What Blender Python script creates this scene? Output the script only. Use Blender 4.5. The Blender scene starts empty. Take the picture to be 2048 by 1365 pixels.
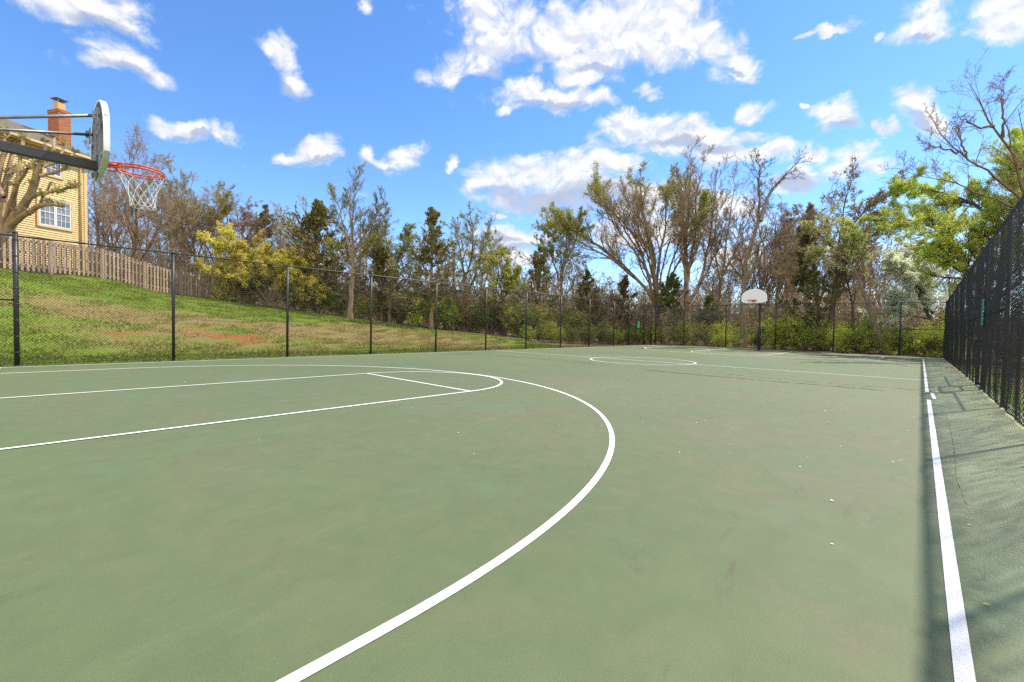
import bpy, math, random
import numpy as np
from mathutils import Vector
random.seed(7)
sc = bpy.context.scene
C = sc.collection
PI = math.pi

SKY_SAT, SKY_VAL, CLOUD_K, WORLD_S, SUN_E, EXPO = 1.16, .86, 3.95, .15, 3.55, 0.82
DENOISE = False
FILL_BANK_K = 8.0
SKY_TINT = (.91, 1.0, 1.14)
# ------------------------------------------------------------------ camera
F, YAW, PITCH, ROLL, CAMH = 864.9, 0.75648, -0.02956, 0.01855, 1.1019
cy_, sy_ = math.cos(YAW), math.sin(YAW)
FW = np.array([cy_*math.cos(PITCH), sy_*math.cos(PITCH), math.sin(PITCH)])
r0_ = np.array([sy_, -cy_, 0.0]); u0_ = np.cross(r0_, FW)
RT = math.cos(ROLL)*r0_ + math.sin(ROLL)*u0_
UP = -math.sin(ROLL)*r0_ + math.cos(ROLL)*u0_
CAM = np.array([0, 0, CAMH])
cd = bpy.data.cameras.new('camera'); co = bpy.data.objects.new('camera', cd); C.objects.link(co)
cd.sensor_width = 36; cd.lens = 36*F/2048; cd.clip_start = .05; cd.clip_end = 3000
M = np.eye(4); M[:3,0] = RT; M[:3,1] = UP; M[:3,2] = -FW; M[:3,3] = CAM
from mathutils import Matrix
co.matrix_world = Matrix(M.tolist()); sc.camera = co

def ray(px, py): return FW + (px-1024)/F*RT - (py-682.5)/F*UP      # survey of the photograph: sight line per unit depth
def W(px, py, d): return CAM + d*ray(px, py)                        # measured point at a depth in metres

# ------------------------------------------------------------------ materials
def newmat(name):
    m = bpy.data.materials.new(name); m.use_nodes = True
    nt = m.node_tree; nt.nodes.clear()
    return m, nt
class N:
    def __init__(s, nt): s.nt = nt
    def n(s, t, ins=None, **kw):
        x = s.nt.nodes.new(t)
        for k, v in kw.items(): setattr(x, k, v)
        for k, v in (ins or {}).items():
            if isinstance(v, bpy.types.NodeSocket): s.nt.links.new(v, x.inputs[k])
            else: x.inputs[k].default_value = v
        return x
    def noise(s, vec, scale, detail=4, rough=.55, dist=0):
        return s.n('ShaderNodeTexNoise', {'Vector': vec, 'Scale': scale, 'Detail': detail, 'Roughness': rough, 'Distortion': dist}).outputs['Fac']
    def ramp(s, fac, stops, interp='LINEAR'):
        x = s.n('ShaderNodeValToRGB', {'Fac': fac}); cr = x.color_ramp; cr.interpolation = interp
        while len(cr.elements) < len(stops): cr.elements.new(.5)
        for e, (p, c) in zip(cr.elements, stops):
            e.position = p; e.color = (*c, 1) if len(c) == 3 else c
        return x.outputs['Color']
    def mix(s, fac, a, b, mode='MIX'):
        x = s.n('ShaderNodeMix', data_type='RGBA', blend_type=mode)
        for i, v in ((0, fac), (6, a), (7, b)):
            if isinstance(v, bpy.types.NodeSocket): s.nt.links.new(v, x.inputs[i])
            elif i == 0: x.inputs[0].default_value = v
            else: x.inputs[i].default_value = (*v, 1)
        return x.outputs[2]
    def math(s, op, a, b=0.0, c=0.0, clamp=False):
        x = s.n('ShaderNodeMath', operation=op, use_clamp=clamp)
        for i, v in enumerate((a, b, c)):
            if isinstance(v, bpy.types.NodeSocket): s.nt.links.new(v, x.inputs[i])
            else: x.inputs[i].default_value = v
        return x.outputs[0]
    def mapr(s, v, a, b, c=0, d=1, smooth=False):
        x = s.n('ShaderNodeMapRange', {0: v, 1: a, 2: b, 3: c, 4: d}, interpolation_type='SMOOTHSTEP' if smooth else 'LINEAR')
        return x.outputs[0]
    def attr(s, name): return s.n('ShaderNodeAttribute', attribute_name=name)
    def coord(s, what='Object', scale=None, rot=None):
        v = s.n('ShaderNodeTexCoord').outputs[what]
        if scale or rot:
            v = s.n('ShaderNodeMapping', {'Vector': v, 'Scale': scale or (1,1,1), 'Rotation': rot or (0,0,0)}).outputs[0]
        return v
    def bsdf(s, col, rough=.7, metal=0, spec=.5, bump=None, bstr=.3, bdist=.01, **kw):
        b = s.n('ShaderNodeBsdfPrincipled', {'Roughness': rough, 'Metallic': metal, 'Specular IOR Level': spec})
        if isinstance(col, bpy.types.NodeSocket): s.nt.links.new(col, b.inputs['Base Color'])
        else: b.inputs['Base Color'].default_value = (*col, 1)
        if bump is not None:
            bp = s.n('ShaderNodeBump', {'Height': bump, 'Strength': bstr, 'Distance': bdist})
            s.nt.links.new(bp.outputs[0], b.inputs['Normal'])
        return b.outputs[0]
    def out(s, sh): s.n('ShaderNodeOutputMaterial', {'Surface': sh})

def simple(name, c1, c2, scale=6, rough=.6, metal=0, spec=.5, bstr=.15, stretch=None, detail=6):
    m, nt = newmat(name); k = N(nt)
    v = k.coord('Object', stretch)
    f = k.noise(v, scale, detail, .6)
    col = k.ramp(f, [(.3, c1), (.7, c2)])
    k.out(k.bsdf(col, rough, metal, spec, f, bstr)); return m

def leafmat(name, cols, trans=.35, rough=.55):
    m, nt = newmat(name); k = N(nt)
    rnd = k.n('ShaderNodeNewGeometry').outputs['Random Per Island']
    n = len(cols); col = k.ramp(rnd, [((i+.5)/n, c) for i, c in enumerate(cols)])
    big = k.noise(k.coord('Object'), .55, 2)
    hs = k.n('ShaderNodeHueSaturation', {'Color': col, 'Value': k.mapr(big, .3, .7, .9, 1.5), 'Hue': k.mapr(big, .3, .7, .488, .51)})
    col = hs.outputs[0]
    d = k.bsdf(col, rough, 0, .25)
    t = k.n('ShaderNodeBsdfTranslucent', {'Color': col}).outputs[0]
    k.out(k.n('ShaderNodeMixShader', {0: trans, 1: d, 2: t}).outputs[0]); return m

def barkmat(name, c1, c2, scale=9, c3=None):
    m, nt = newmat(name); k = N(nt)
    v = k.coord('Object', (1,1,.22))
    f = k.noise(v, scale, 6, .65)
    col = k.ramp(f, [(.32, (c1[0]*1.75, c1[1]*1.68, c1[2]*1.5)), (.68, (c2[0]*1.75, c2[1]*1.68, c2[2]*1.5))])
    if c3:
        g = k.noise(k.coord('Object'), 1.1, 3)
        col = k.mix(k.mapr(g, .5, .62), col, c3)
    k.out(k.bsdf(col, .9, 0, .2, f, .7, .03)); return m

def court_mat():
    m, nt = newmat('court_acrylic'); k = N(nt)
    o = k.coord('Object')
    broad = k.noise(o, .16, 5, .6, .5)
    mid = k.noise(k.coord('Object', (1, .7, 1), (0, 0, .5)), .7, 7, .68, .9)
    small = k.noise(o, 4.5, 7, .7, .4)
    squee = k.noise(k.coord('Object', (.5, 3.2, 1), (0, 0, .12)), 1.3, 6, .62, .5)      # passes of the roller along the court
    fine = k.noise(o, 150, 3, .75)
    base = k.ramp(broad, [(.32, (.080, .121, .048)), (.5, (.097, .134, .056)), (.68, (.111, .148, .065))])
    gate = k.n('ShaderNodeVectorMath', {0: o, 1: (8.0, 1.6, 0)}, operation='DISTANCE').outputs['Value']
    far = k.n('ShaderNodeVectorMath', {0: o, 1: (32.0, -1, 0)}, operation='DISTANCE').outputs['Value']
    wear = k.math('ADD', k.mapr(mid, .43, .66, 0, .5, True), k.mapr(gate, 1, 10, .42, 0, True))
    wear = k.math('ADD', wear, k.mapr(far, 3, 14, .45, 0, True))
    wear = k.math('MULTIPLY', wear, k.mapr(small, .3, .7, .45, 1.3))
    wear = k.math('MULTIPLY', wear, k.mapr(squee, .3, .7, .6, 1.25), clamp=True)
    col = k.mix(wear, base, (.130, .121, .064))
    tint = k.mapr(k.noise(k.coord('Object', (1, .6, 1)), .55, 5, .65), .54, .68, 0, .7, True)
    col = k.mix(tint, col, (.100, .148, .074))
    pale = k.mapr(k.noise(k.coord('Object', (.5, 2.2, 1), (0, 0, .3)), .8, 6, .7, .6), .56, .74, 0, .5, True)
    col = k.mix(pale, col, (.142, .167, .098))
    # outside the sideline: mintier, less worn coat, colour lightened further against the fence shadow
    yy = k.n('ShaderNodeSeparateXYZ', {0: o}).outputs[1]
    mint_lift = k.mapr(k.math('ADD', yy, k.math('MULTIPLY', k.math('SUBTRACT', small, .5), .5)), -.34, -.12, .85, 0, True)
    mint_lift = k.math('MULTIPLY', mint_lift, k.mapr(mid, .3, .62, 1, .5))
    col = k.mix(mint_lift, col, (.285, .335, .18))
    scuff = k.mapr(k.noise(k.coord('Object', (.6, 2.6, 1), (0, 0, .9)), 1.6, 6, .75, 1.2), .57, .72, 0, .62, True)
    col = k.mix(scuff, col, (.082, .078, .046))
    ring = k.mapr(k.noise(o, 1.15, 2, .4, 1.5), .70, .715, 0, .22)
    ring = k.math('MULTIPLY', ring, k.mapr(small, .45, .6))
    col = k.mix(ring, col, (.065, .075, .045))
    hs = k.n('ShaderNodeHueSaturation', {'Color': col, 'Value': k.math('ADD', k.mapr(fine, .25, .75, .76, 1.24), k.mapr(small, .3, .7, -.08, .08))})
    h = k.math('ADD', k.math('MULTIPLY', fine, .7), k.math('MULTIPLY', small, .6))
    k.out(k.bsdf(hs.outputs[0], .66, 0, .5, h, .3, .004)); return m

def paint_mat():
    m, nt = newmat('line_paint'); k = N(nt)
    o = k.coord('Object'); f = k.noise(o, 60, 4, .7); g = k.noise(o, 1.4, 5, .65)
    col = k.mix(k.mapr(g, .45, .8, 0, .28), (.80, .80, .78), (.62, .62, .55))
    chips = k.mapr(k.noise(o, 34, 3, .6), .66, .74, 0, .6)
    col = k.mix(chips, col, (.42, .45, .35))
    k.out(k.bsdf(col, .7, 0, .4, f, .2, .003)); return m

def lawn_mat():
    m, nt = newmat('lawn_soil'); k = N(nt)
    o = k.coord('Object')
    n1 = k.noise(o, .35, 5, .62, .5); n2 = k.noise(o, 2.6, 6, .7); n3 = k.noise(o, 17, 4, .7)
    dry = k.attr('dry').outputs['Fac']; clay = k.attr('clay').outputs['Fac']; wood = k.attr('wood').outputs['Fac']
    g = k.ramp(n3, [(.25, (.08, .14, .016)), (.5, (.145, .215, .026)), (.75, (.22, .26, .045))])
    t = k.ramp(n3, [(.25, (.16, .115, .048)), (.5, (.24, .18, .078)), (.75, (.31, .25, .12))])
    dm = k.math('ADD', dry, k.math('MULTIPLY', k.math('SUBTRACT', k.math('ADD', k.math('MULTIPLY', n1, .6), k.math('MULTIPLY', n2, .4)), .5), 2.4))
    col = k.mix(k.mapr(dm, .15, .75, 0, .9, True), g, t)
    cm = k.math('ADD', clay, k.math('MULTIPLY', k.math('SUBTRACT', n2, .5), 1.6))
    col = k.mix(k.mapr(cm, .45, .8, 0, .85, True), col, (.30, .11, .042))
    litter = k.ramp(n3, [(.3, (.07, .05, .03)), (.5, (.15, .11, .065)), (.7, (.22, .17, .10))])
    wm = k.math('ADD', wood, k.math('MULTIPLY', k.math('SUBTRACT', n2, .5), .8))
    col = k.mix(k.mapr(wm, .4, .6), col, litter)
    k.out(k.bsdf(col, .95, 0, .1, k.math('ADD', n3, n2), .8, .06)); return m

def grass_mat():
    m, nt = newmat('grass_blades'); k = N(nt)
    dry = k.attr('dry').outputs['Fac']; rnd = k.n('ShaderNodeNewGeometry').outputs['Random Per Island']
    g = k.ramp(rnd, [(0, (.075, .14, .014)), (.45, (.15, .23, .022)), (.8, (.22, .28, .034)), (1, (.32, .30, .08))])
    t = k.ramp(rnd, [(0, (.21, .145, .06)), (.5, (.33, .25, .11)), (1, (.44, .36, .18))])
    col = k.mix(k.math('ADD', dry, k.mapr(rnd, 0, 1, -.2, .2), clamp=True), g, t)
    a = k.bsdf(col, .7, 0, .2); b = k.n('ShaderNodeBsdfTranslucent', {'Color': col}).outputs[0]
    k.out(k.n('ShaderNodeMixShader', {0: .3, 1: a, 2: b}).outputs[0]); return m

def brick_mat():
    m, nt = newmat('red_brick'); k = N(nt)
    v = k.coord('Object')
    # bricks run round both faces: use x+y along the course
    sx = k.n('ShaderNodeSeparateXYZ', {0: v})
    w = k.n('ShaderNodeCombineXYZ', {0: k.math('ADD', sx.outputs[0], sx.outputs[1]), 1: sx.outputs[2]}).outputs[0]
    b = k.n('ShaderNodeTexBrick', {'Vector': w, 'Color1': (.44, .13, .04, 1), 'Color2': (.30, .08, .03, 1), 'Mortar': (.46, .36, .27, 1), 'Scale': 1.0,
        'Mortar Size': .006, 'Brick Width': .21, 'Row Height': .075, 'Bias': .1})
    n = k.noise(v, 9, 5)
    col = k.mix(k.mapr(n, .3, .7, .0, .35), b.outputs[0], (.16, .05, .03))
    k.out(k.bsdf(col, .9, 0, .2, b.outputs['Fac'], -.4, .01)); return m

def board_mat():
    m, nt = newmat('board_white_paint'); k = N(nt)
    o = k.coord('Object'); f = k.noise(o, 7, 6, .65); s = k.noise(k.coord('Object', (1, 1, .15)), 16, 5, .7)
    col = k.mix(k.mapr(f, .5, .75, 0, .3), (.78, .78, .80), (.55, .55, .55))
    col = k.mix(k.mapr(s, .58, .7, 0, .3), col, (.40, .38, .34))
    z = k.n('ShaderNodeSeparateXYZ', {0: o}).outputs[2]
    moss = k.math('MULTIPLY', k.mapr(k.math('ADD', z, k.math('MULTIPLY', f, .16)), 3.08, 3.2, 1, 0), k.attr('grime').outputs['Fac'])
    col = k.mix(k.math('MULTIPLY', moss, .55), col, (.36, .38, .20))
    k.out(k.bsdf(col, .45, 0, .5, f, .06)); return m

def glass_mat():
    m, nt = newmat('window_glass'); k = N(nt)
    n = k.noise(k.coord('Object', (1, 1, .3)), 3, 3)
    k.out(k.bsdf(k.ramp(n, [(.35, (.12, .13, .15)), (.65, (.30, .30, .32))]), .08, 0, .7)); return m

def wood_mat(name, c1, c2, c3):
    m, nt = newmat(name); k = N(nt)
    v = k.coord('Object', (1, 1, .12)); f = k.noise(v, 14, 6, .7)
    rnd = k.n('ShaderNodeNewGeometry').outputs['Random Per Island']
    col = k.ramp(f, [(.3, c1), (.55, c2), (.75, c3)])
    hs = k.n('ShaderNodeHueSaturation', {'Color': col, 'Value': k.mapr(rnd, 0, 1, .62, 1.3)})
    k.out(k.bsdf(hs.outputs[0], .9, 0, .15, f, .4)); return m

def shingle_mat():
    m, nt = newmat('roof_shingle'); k = N(nt)
    b = k.n('ShaderNodeTexBrick', {'Vector': k.coord('Object'), 'Color1': (.17, .14, .11, 1), 'Color2': (.12, .10, .085, 1), 'Mortar': (.06, .05, .045, 1), 'Scale': 1, 'Mortar Size': .01, 'Brick Width': .3, 'Row Height': .14})
    n = k.noise(k.coord('Object'), 30, 4)
    k.out(k.bsdf(k.mix(k.mapr(n, .3, .7, 0, .4), b.outputs[0], (.22, .19, .15)), .95, 0, .1, n, .4)); return m

MT = dict(
    court=court_mat(), paint=paint_mat(), lawn=lawn_mat(), grass=grass_mat(), brick=brick_mat(), board=board_mat(), boardback=simple('board_back_metal_shaded', (.20, .20, .205), (.33, .33, .335), 9, .5, .3), glass=glass_mat(), shingle=shingle_mat(),  # board back: grey metal, its colour darkened to carry the shade behind the board
    crack=simple('crack_dark', (.022, .02, .016), (.06, .055, .045), 8, .9),
    black=simple('black_vinyl', (.010, .010, .012), (.020, .020, .023), 18, .42, 0, .5, .1),
    blackp=simple('black_pole_paint', (.012, .012, .014), (.045, .045, .048), 9, .5, 0, .5, .1),
    galv=simple('galvanised_steel', (.30, .31, .32), (.46, .46, .47), 14, .38, .85, .5, .08),
    steelgrey=simple('grey_strut_steel', (.16, .17, .18), (.28, .29, .30), 12, .4, .6, .5, .08),
    orange=simple('orange_rim_paint', (.55, .055, .012), (.70, .09, .02), 14, .45, 0, .5, .1),
    net=simple('white_net_cord', (.50, .54, .51), (.68, .70, .67), 40, .9, 0, .2, .2),
    siding=simple('yellow_siding', (.66, .475, .205), (.72, .53, .245), 5, .55, 0, .4, .05),
    trimy=simple('yellow_trim', (.62, .45, .20), (.68, .50, .24), 5, .5, 0, .4, .05),
    white=simple('white_trim', (.72, .72, .70), (.80, .80, .79), 8, .5, 0, .4, .05),
    shade=simple('window_blind', (.40, .40, .42), (.52, .52, .54), 6, .7),
    pot=simple('chimney_pot_clay', (.52, .32, .10), (.62, .40, .15), 9, .8),
    fence=wood_mat('weathered_wood', (.22, .155, .105), (.38, .285, .205), (.52, .42, .32)),
    teal=simple('teal_sign_paint', (.03, .27, .21), (.05, .32, .26), 5, .5, 0, .4, .03),
    petal=leafmat('petal_white', [(.78, .76, .70), (.70, .66, .58), (.80, .79, .76)], .2, .7),
    deadleaf=leafmat('dead_leaf', [(.20, .10, .04), (.30, .17, .07), (.13, .08, .04), (.35, .24, .12)], .15, .8),
    bark_grey=barkmat('bark_grey', (.085, .066, .048), (.21, .17, .13)),
    bark_brown=barkmat('bark_brown', (.06, .042, .028), (.17, .12, .08)),
    bark_red=barkmat('bark_red', (.10, .068, .045), (.24, .165, .11), 8, (.12, .10, .07)),
    bark_dark=barkmat('bark_dark', (.03, .024, .02), (.085, .066, .052)),
    bark_tan=barkmat('bark_tan', (.12, .085, .052), (.25, .19, .125), 7, (.20, .155, .105)),
    twig=barkmat('twig_brown', (.13, .098, .068), (.235, .18, .13), 12),
    twig_grey=barkmat('twig_grey', (.13, .10, .078), (.24, .19, .15), 12),
    twig_dark=barkmat('twig_dark', (.035, .027, .022), (.09, .07, .055), 12),
    l_bud=leafmat('leaf_bud', [(.22, .26, .03), (.30, .32, .05), (.16, .19, .03)], .35),
    l_limeb=leafmat('leaf_lime_under', [(.32, .41, .02), (.43, .51, .032), (.52, .57, .05), (.23, .31, .02)], .4),
    l_pale2=leafmat('leaf_pale', [(.42, .46, .10), (.56, .58, .20), (.34, .40, .06), (.68, .67, .42)], .35),
    l_olive=leafmat('leaf_olive', [(.20, .21, .028), (.29, .29, .045), (.38, .35, .07), (.21, .26, .045)]),
    l_lime=leafmat('leaf_lime', [(.40, .48, .07), (.50, .56, .10), (.58, .62, .15), (.32, .41, .05)], .5),
    l_soft=leafmat('leaf_soft_green', [(.20, .23, .06), (.27, .29, .09), (.16, .20, .05)], .4),
    l_pale=leafmat('blossom_pale', [(.48, .50, .33), (.60, .60, .45), (.30, .36, .12), (.42, .46, .22)], .35),
    l_white=leafmat('blossom_white', [(.74, .74, .66), (.80, .80, .76), (.34, .44, .08), (.72, .73, .60)], .45),
    l_yellow=leafmat('blossom_yellow', [(.52, .45, .08), (.62, .55, .14), (.46, .40, .07), (.38, .34, .06)], .35),
    l_red=leafmat('bud_red', [(.20, .11, .085), (.26, .15, .11), (.17, .11, .07)], .3),
    l_brown=leafmat('dry_leaf_brown', [(.24, .17, .09), (.30, .22, .125), (.17, .13, .06), (.22, .21, .06)], .25),
    l_cedar=leafmat('cedar_needles', [(.05, .078, .02), (.078, .108, .025), (.11, .125, .034), (.15, .13, .045)], .15),
    l_cedarb=leafmat('cedar_needles_bronze', [(.11, .105, .03), (.16, .14, .045), (.21, .16, .065), (.09, .11, .03)], .15),
    l_under=leafmat('under_green', [(.20, .28, .024), (.30, .38, .032), (.39, .46, .045), (.14, .20, .02)], .4),
    l_dark=leafmat('under_dark', [(.075, .115, .02), (.11, .15, .026), (.15, .19, .035)], .3),
)

# ------------------------------------------------------------------ object helpers
def mesh_np(name, V, F4=None, F3=None, mats=(), mi=None, smooth=False, attrs=None):
    me = bpy.data.meshes.new(name); V = np.asarray(V, dtype=np.float32)
    F4 = np.zeros((0, 4), int) if F4 is None else np.asarray(F4); F3 = np.zeros((0, 3), int) if F3 is None else np.asarray(F3)
    n4, n3 = len(F4), len(F3)
    me.vertices.add(len(V)); me.vertices.foreach_set('co', V.ravel())
    me.loops.add(n4*4+n3*3); me.loops.foreach_set('vertex_index', np.concatenate([F4.ravel(), F3.ravel()]).astype(np.int32))
    me.polygons.add(n4+n3)
    st = np.concatenate([np.arange(n4)*4, n4*4+np.arange(n3)*3]).astype(np.int32)
    me.polygons.foreach_set('loop_start', st)
    for m in mats: me.materials.append(m)
    if mi is not None: me.polygons.foreach_set('material_index', np.asarray(mi, dtype=np.int32))
    if smooth: me.polygons.foreach_set('use_smooth', np.ones(n4+n3, dtype=bool))
    for k, a in (attrs or {}).items():
        at = me.attributes.new(k, 'FLOAT', 'POINT'); at.data.foreach_set('value', np.asarray(a, dtype=np.float32))
    me.update(calc_edges=True)
    return me
def link(name, me, parent=None, loc=None):
    o = bpy.data.objects.new(name, me); C.objects.link(o)
    if parent: o.parent = parent
    if loc is not None: o.location = loc
    return o
def tag(o, label=None, cat=None, group=None, kind=None):
    for k, v in (('label', label), ('category', cat), ('group', group), ('kind', kind)):
        if v: o[k] = v
    return o
def thing(name, label, cat, loc=(0, 0, 0), rz=0, group=None):
    o = bpy.data.objects.new(name, None); C.objects.link(o); o.empty_display_size = .2
    o.location = loc; o.rotation_euler = (0, 0, rz)
    return tag(o, label, cat, group)
def copy_tree(o, name=None, loc=None, rz=None, s=None, label=None, group=None):
    def cp(a, par):
        c = a.copy(); C.objects.link(c)
        if par: c.parent = par
        for ch in kids[a.name]: cp(ch, c)
        return c
    kids = {}
    def walk(a):
        kids[a.name] = list(a.children)
        for ch in a.children: walk(ch)
    walk(o); r = cp(o, None)
    if name: r.name = name
    if loc is not None: r.location = loc
    if rz is not None: r.rotation_euler = (0, 0, rz)
    if s is not None: r.scale = s if hasattr(s, '__len__') else (s, s, s)
    if label: r['label'] = label
    if group: r['group'] = group
    return r
def catof(r, c): r['category'] = c; return r

class MB:
    def __init__(s): s.v, s.f, s.m, s.k = [], [], [], 0
    def add(s, vs, fs):
        b = len(s.v); s.v += [tuple(map(float, x)) for x in vs]; s.f += [tuple(b+i for i in f) for f in fs]; s.m += [s.k]*len(fs)
    def box(s, a, b):
        (x0, y0, z0), (x1, y1, z1) = a, b
        s.add([(x0,y0,z0),(x1,y0,z0),(x1,y1,z0),(x0,y1,z0),(x0,y0,z1),(x1,y0,z1),(x1,y1,z1),(x0,y1,z1)],
              [(3,2,1,0),(4,5,6,7),(0,1,5,4),(1,2,6,5),(2,3,7,6),(3,0,4,7)])
    def tube(s, pts, r, k=8, cap=True, closed=False):
        P = np.array(pts, float); n = len(P); R = np.full(n, r) if np.isscalar(r) else np.array(r, float)
        if closed: T = np.roll(P, -1, 0)-np.roll(P, 1, 0)
        else: T = np.gradient(P, axis=0)
        T /= np.linalg.norm(T, axis=1)[:, None]+1e-12
        ref = np.array([.13, .31, .94]) if abs(T[:, 2]).mean() < .8 else np.array([.94, .2, .1])
        A = np.cross(T, ref); A /= np.linalg.norm(A, axis=1)[:, None]; B = np.cross(T, A)
        vs = [P[i]+R[i]*(math.cos(2*PI*j/k)*A[i]+math.sin(2*PI*j/k)*B[i]) for i in range(n) for j in range(k)]
        fs = []
        for i in range(n if closed else n-1):
            for j in range(k):
                i2 = (i+1) % n; fs.append((i*k+j, i*k+(j+1) % k, i2*k+(j+1) % k, i2*k+j))
        if cap and not closed: fs += [tuple(range(k))[::-1], tuple((n-1)*k+j for j in range(k))]
        s.add(vs, fs)
    def bar(s, a, b, w, h, up=(0, 0, 1)):
        a, b, up = np.array(a, float), np.array(b, float), np.array(up, float); t = b-a; t /= np.linalg.norm(t)
        x = np.cross(t, up); x /= np.linalg.norm(x); y = np.cross(x, t)
        vs = [p+sx*x*w/2+sy*y*h/2 for p in (a, b) for sx, sy in ((-1,-1),(1,-1),(1,1),(-1,1))]
        s.add(vs, [(3,2,1,0),(4,5,6,7),(0,1,5,4),(1,2,6,5),(2,3,7,6),(3,0,4,7)])
    def prism(s, poly, axis, a, b):          # polygon in the two other axes, pushed from a to b along axis
        n = len(poly)
        def P(q, t):
            if axis == 0: return (t, q[0], q[1])
            if axis == 1: return (q[0], t, q[1])
            return (q[0], q[1], t)
        vs = [P(q, a) for q in poly]+[P(q, b) for q in poly]
        fs = [tuple(range(n))[::-1], tuple(range(n, 2*n))]+[(i, (i+1) % n, n+(i+1) % n, n+i) for i in range(n)]
        s.add(vs, fs)
    def build(s, name, mats, parent=None, loc=None, smooth=False, bevel=0, attrs=None):
        me = bpy.data.meshes.new(name); me.from_pydata(s.v, [], s.f)
        for m in (mats if isinstance(mats, (list, tuple)) else [mats]): me.materials.append(m)
        me.polygons.foreach_set('material_index', s.m)
        if smooth: me.polygons.foreach_set('use_smooth', [True]*len(s.f))
        for k, a in (attrs or {}).items():
            at = me.attributes.new(k, 'FLOAT', 'POINT'); at.data.foreach_set('value', [a]*len(s.v) if np.isscalar(a) else a)
        me.update(); o = link(name, me, parent, loc)
        import bmesh
        bm = bmesh.new(); bm.from_mesh(me); bmesh.ops.recalc_face_normals(bm, faces=bm.faces); bm.to_mesh(me); bm.free()
        if bevel:
            md = o.modifiers.new('bevel', 'BEVEL'); md.width = bevel; md.segments = 2; md.limit_method = 'ANGLE'
        return o

# ------------------------------------------------------------------ court numbers (metres; +X along the court, +Y across it)
YK, XH, R3, XM, XF, YSR, YSL = 7.39, .78, 6.012, 14.75, 4.92, -.141, 15.02
FENY, FARX, RFY, FH = 15.57, 33.37, -.975, 3.07
XB0, XB1 = -.85, 30.35
def sstep(t): t = np.clip(t, 0, 1); return t*t*(3-2*t)
def cz(x, y): return -.095*np.clip((np.asarray(x, float)-17)/16.4, 0, 1.15)*np.clip((7-np.asarray(y, float))/8, 0, 1.1)

# ------------------------------------------------------------------ terrain: slope with lawn, woods floor
ctl = []
for x in range(-14, 46, 4): ctl += [(x, 15.45, 0), (x, 8, 0), (x, -2, -.02), (x, -14, -.1)]
for y in range(-12, 22, 4): ctl += [(38, y, -.12), (52, y, -.15)]
def cp(px, py, d): p = W(px, py, d); ctl.append(tuple(p)); return p
EDGE = [cp(px, py, d) for px, py, d in ((-160, 500, 16.4), (0, 541, 18.6), (109, 553, 20.5), (294, 580, 25.8), (419, 597, 29.8), (560, 618, 30.5), (650, 631, 30), (745, 644, 29.4), (874, 661.5, 28.4), (969, 672, 27.4), (1052, 684, 26.4))]
EDGE.append(np.array([20.9, 15.7, 0]))
for px, d, z in ((100, 25, 3.9), (173, 24, 3.9), (0, 28, 4.2), (300, 40, 3.4), (560, 42, 2.4), (745, 40, 1.5), (900, 42, .8), (1050, 42, .2), (1150, 44, 0), (1300, 52, -.2), (400, 70, 3.0), (700, 70, 1.6), (1000, 70, .3), (-200, 40, 4.5)):
    p = W(px, 650, d); ctl.append((p[0], p[1], z))
ctl = np.array(ctl)
def _phi(r2): return .5*r2*np.log(r2+1e-9)
A_ = _phi(((ctl[:, None, :2]-ctl[None, :, :2])**2).sum(-1)) + np.eye(len(ctl))*.6
Pm = np.c_[np.ones(len(ctl)), ctl[:, :2]]
Msys = np.block([[A_, Pm], [Pm.T, np.zeros((3, 3))]])
sol = np.linalg.solve(Msys, np.r_[ctl[:, 2], 0, 0, 0])
def th(x, y):
    x = np.atleast_1d(np.asarray(x, float)); y = np.atleast_1d(np.asarray(y, float)); sh = x.shape
    q = np.stack([np.clip(x.ravel(), -18, 66), np.clip(y.ravel(), -16, 74)], 1)
    out = np.zeros(len(q))
    for i in range(0, len(q), 4000):
        r2 = ((q[i:i+4000, None]-ctl[None, :, :2])**2).sum(-1)
        out[i:i+4000] = _phi(r2)@sol[:-3]+sol[-3]+q[i:i+4000]@sol[-2:]
    out = np.clip(out, -.35, 5.5).reshape(sh)
    flat = sstep((y-15.3)/1.2)                     # level apron under and round the court
    out = np.where((y < 16.5) & (x < 34.5), out*flat + (1-flat)*(-.05+cz(x, y)), out)
    far = sstep((x-33.0)/3); out = np.where((x >= 33.0) & (y < 15.5), (1-far)*(-.05+cz(x, y))+far*np.minimum(out, -.02), out)
    return out
def th1(x, y): return float(th(x, y)[0])
EX = np.array([e[:2] for e in EDGE])
def beyond(x, y):                                   # signed distance past the lawn's edge into the woods
    x = np.asarray(x, float); y = np.asarray(y, float)
    best = np.full(x.shape, 1e9); sg = np.zeros(x.shape)
    for a, b in zip(EX[:-1], EX[1:]):
        d = b-a; L = np.hypot(*d); t = np.clip(((x-a[0])*d[0]+(y-a[1])*d[1])/L**2, 0, 1)
        dx, dy = x-a[0]-t*d[0], y-a[1]-t*d[1]; ds = np.hypot(dx, dy); s = np.sign(d[0]*dy-d[1]*dx)
        m = ds < best; best = np.where(m, ds, best); sg = np.where(m, s, sg)
    return best*sg
ax_x = np.unique(np.r_[np.linspace(-400, -30, 9), np.arange(-30, 48, .6), np.arange(48, 80, 2), np.linspace(80, 700, 12)])
ax_y = np.unique(np.r_[np.linspace(-400, -20, 9), np.arange(-20, 14.6, 1.2), np.arange(14.6, 46, .5), np.arange(46, 80, 2), np.linspace(80, 700, 12)])
GX, GY = np.meshgrid(ax_x, ax_y, indexing='ij'); GZ = th(GX, GY)
rs = np.random.default_rng(3)
GZ += np.where(GY > 16.4, 1, 0)*rs.normal(0, .025, GZ.shape)
nx, ny = GX.shape; ii = np.arange(nx*ny).reshape(nx, ny)
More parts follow.
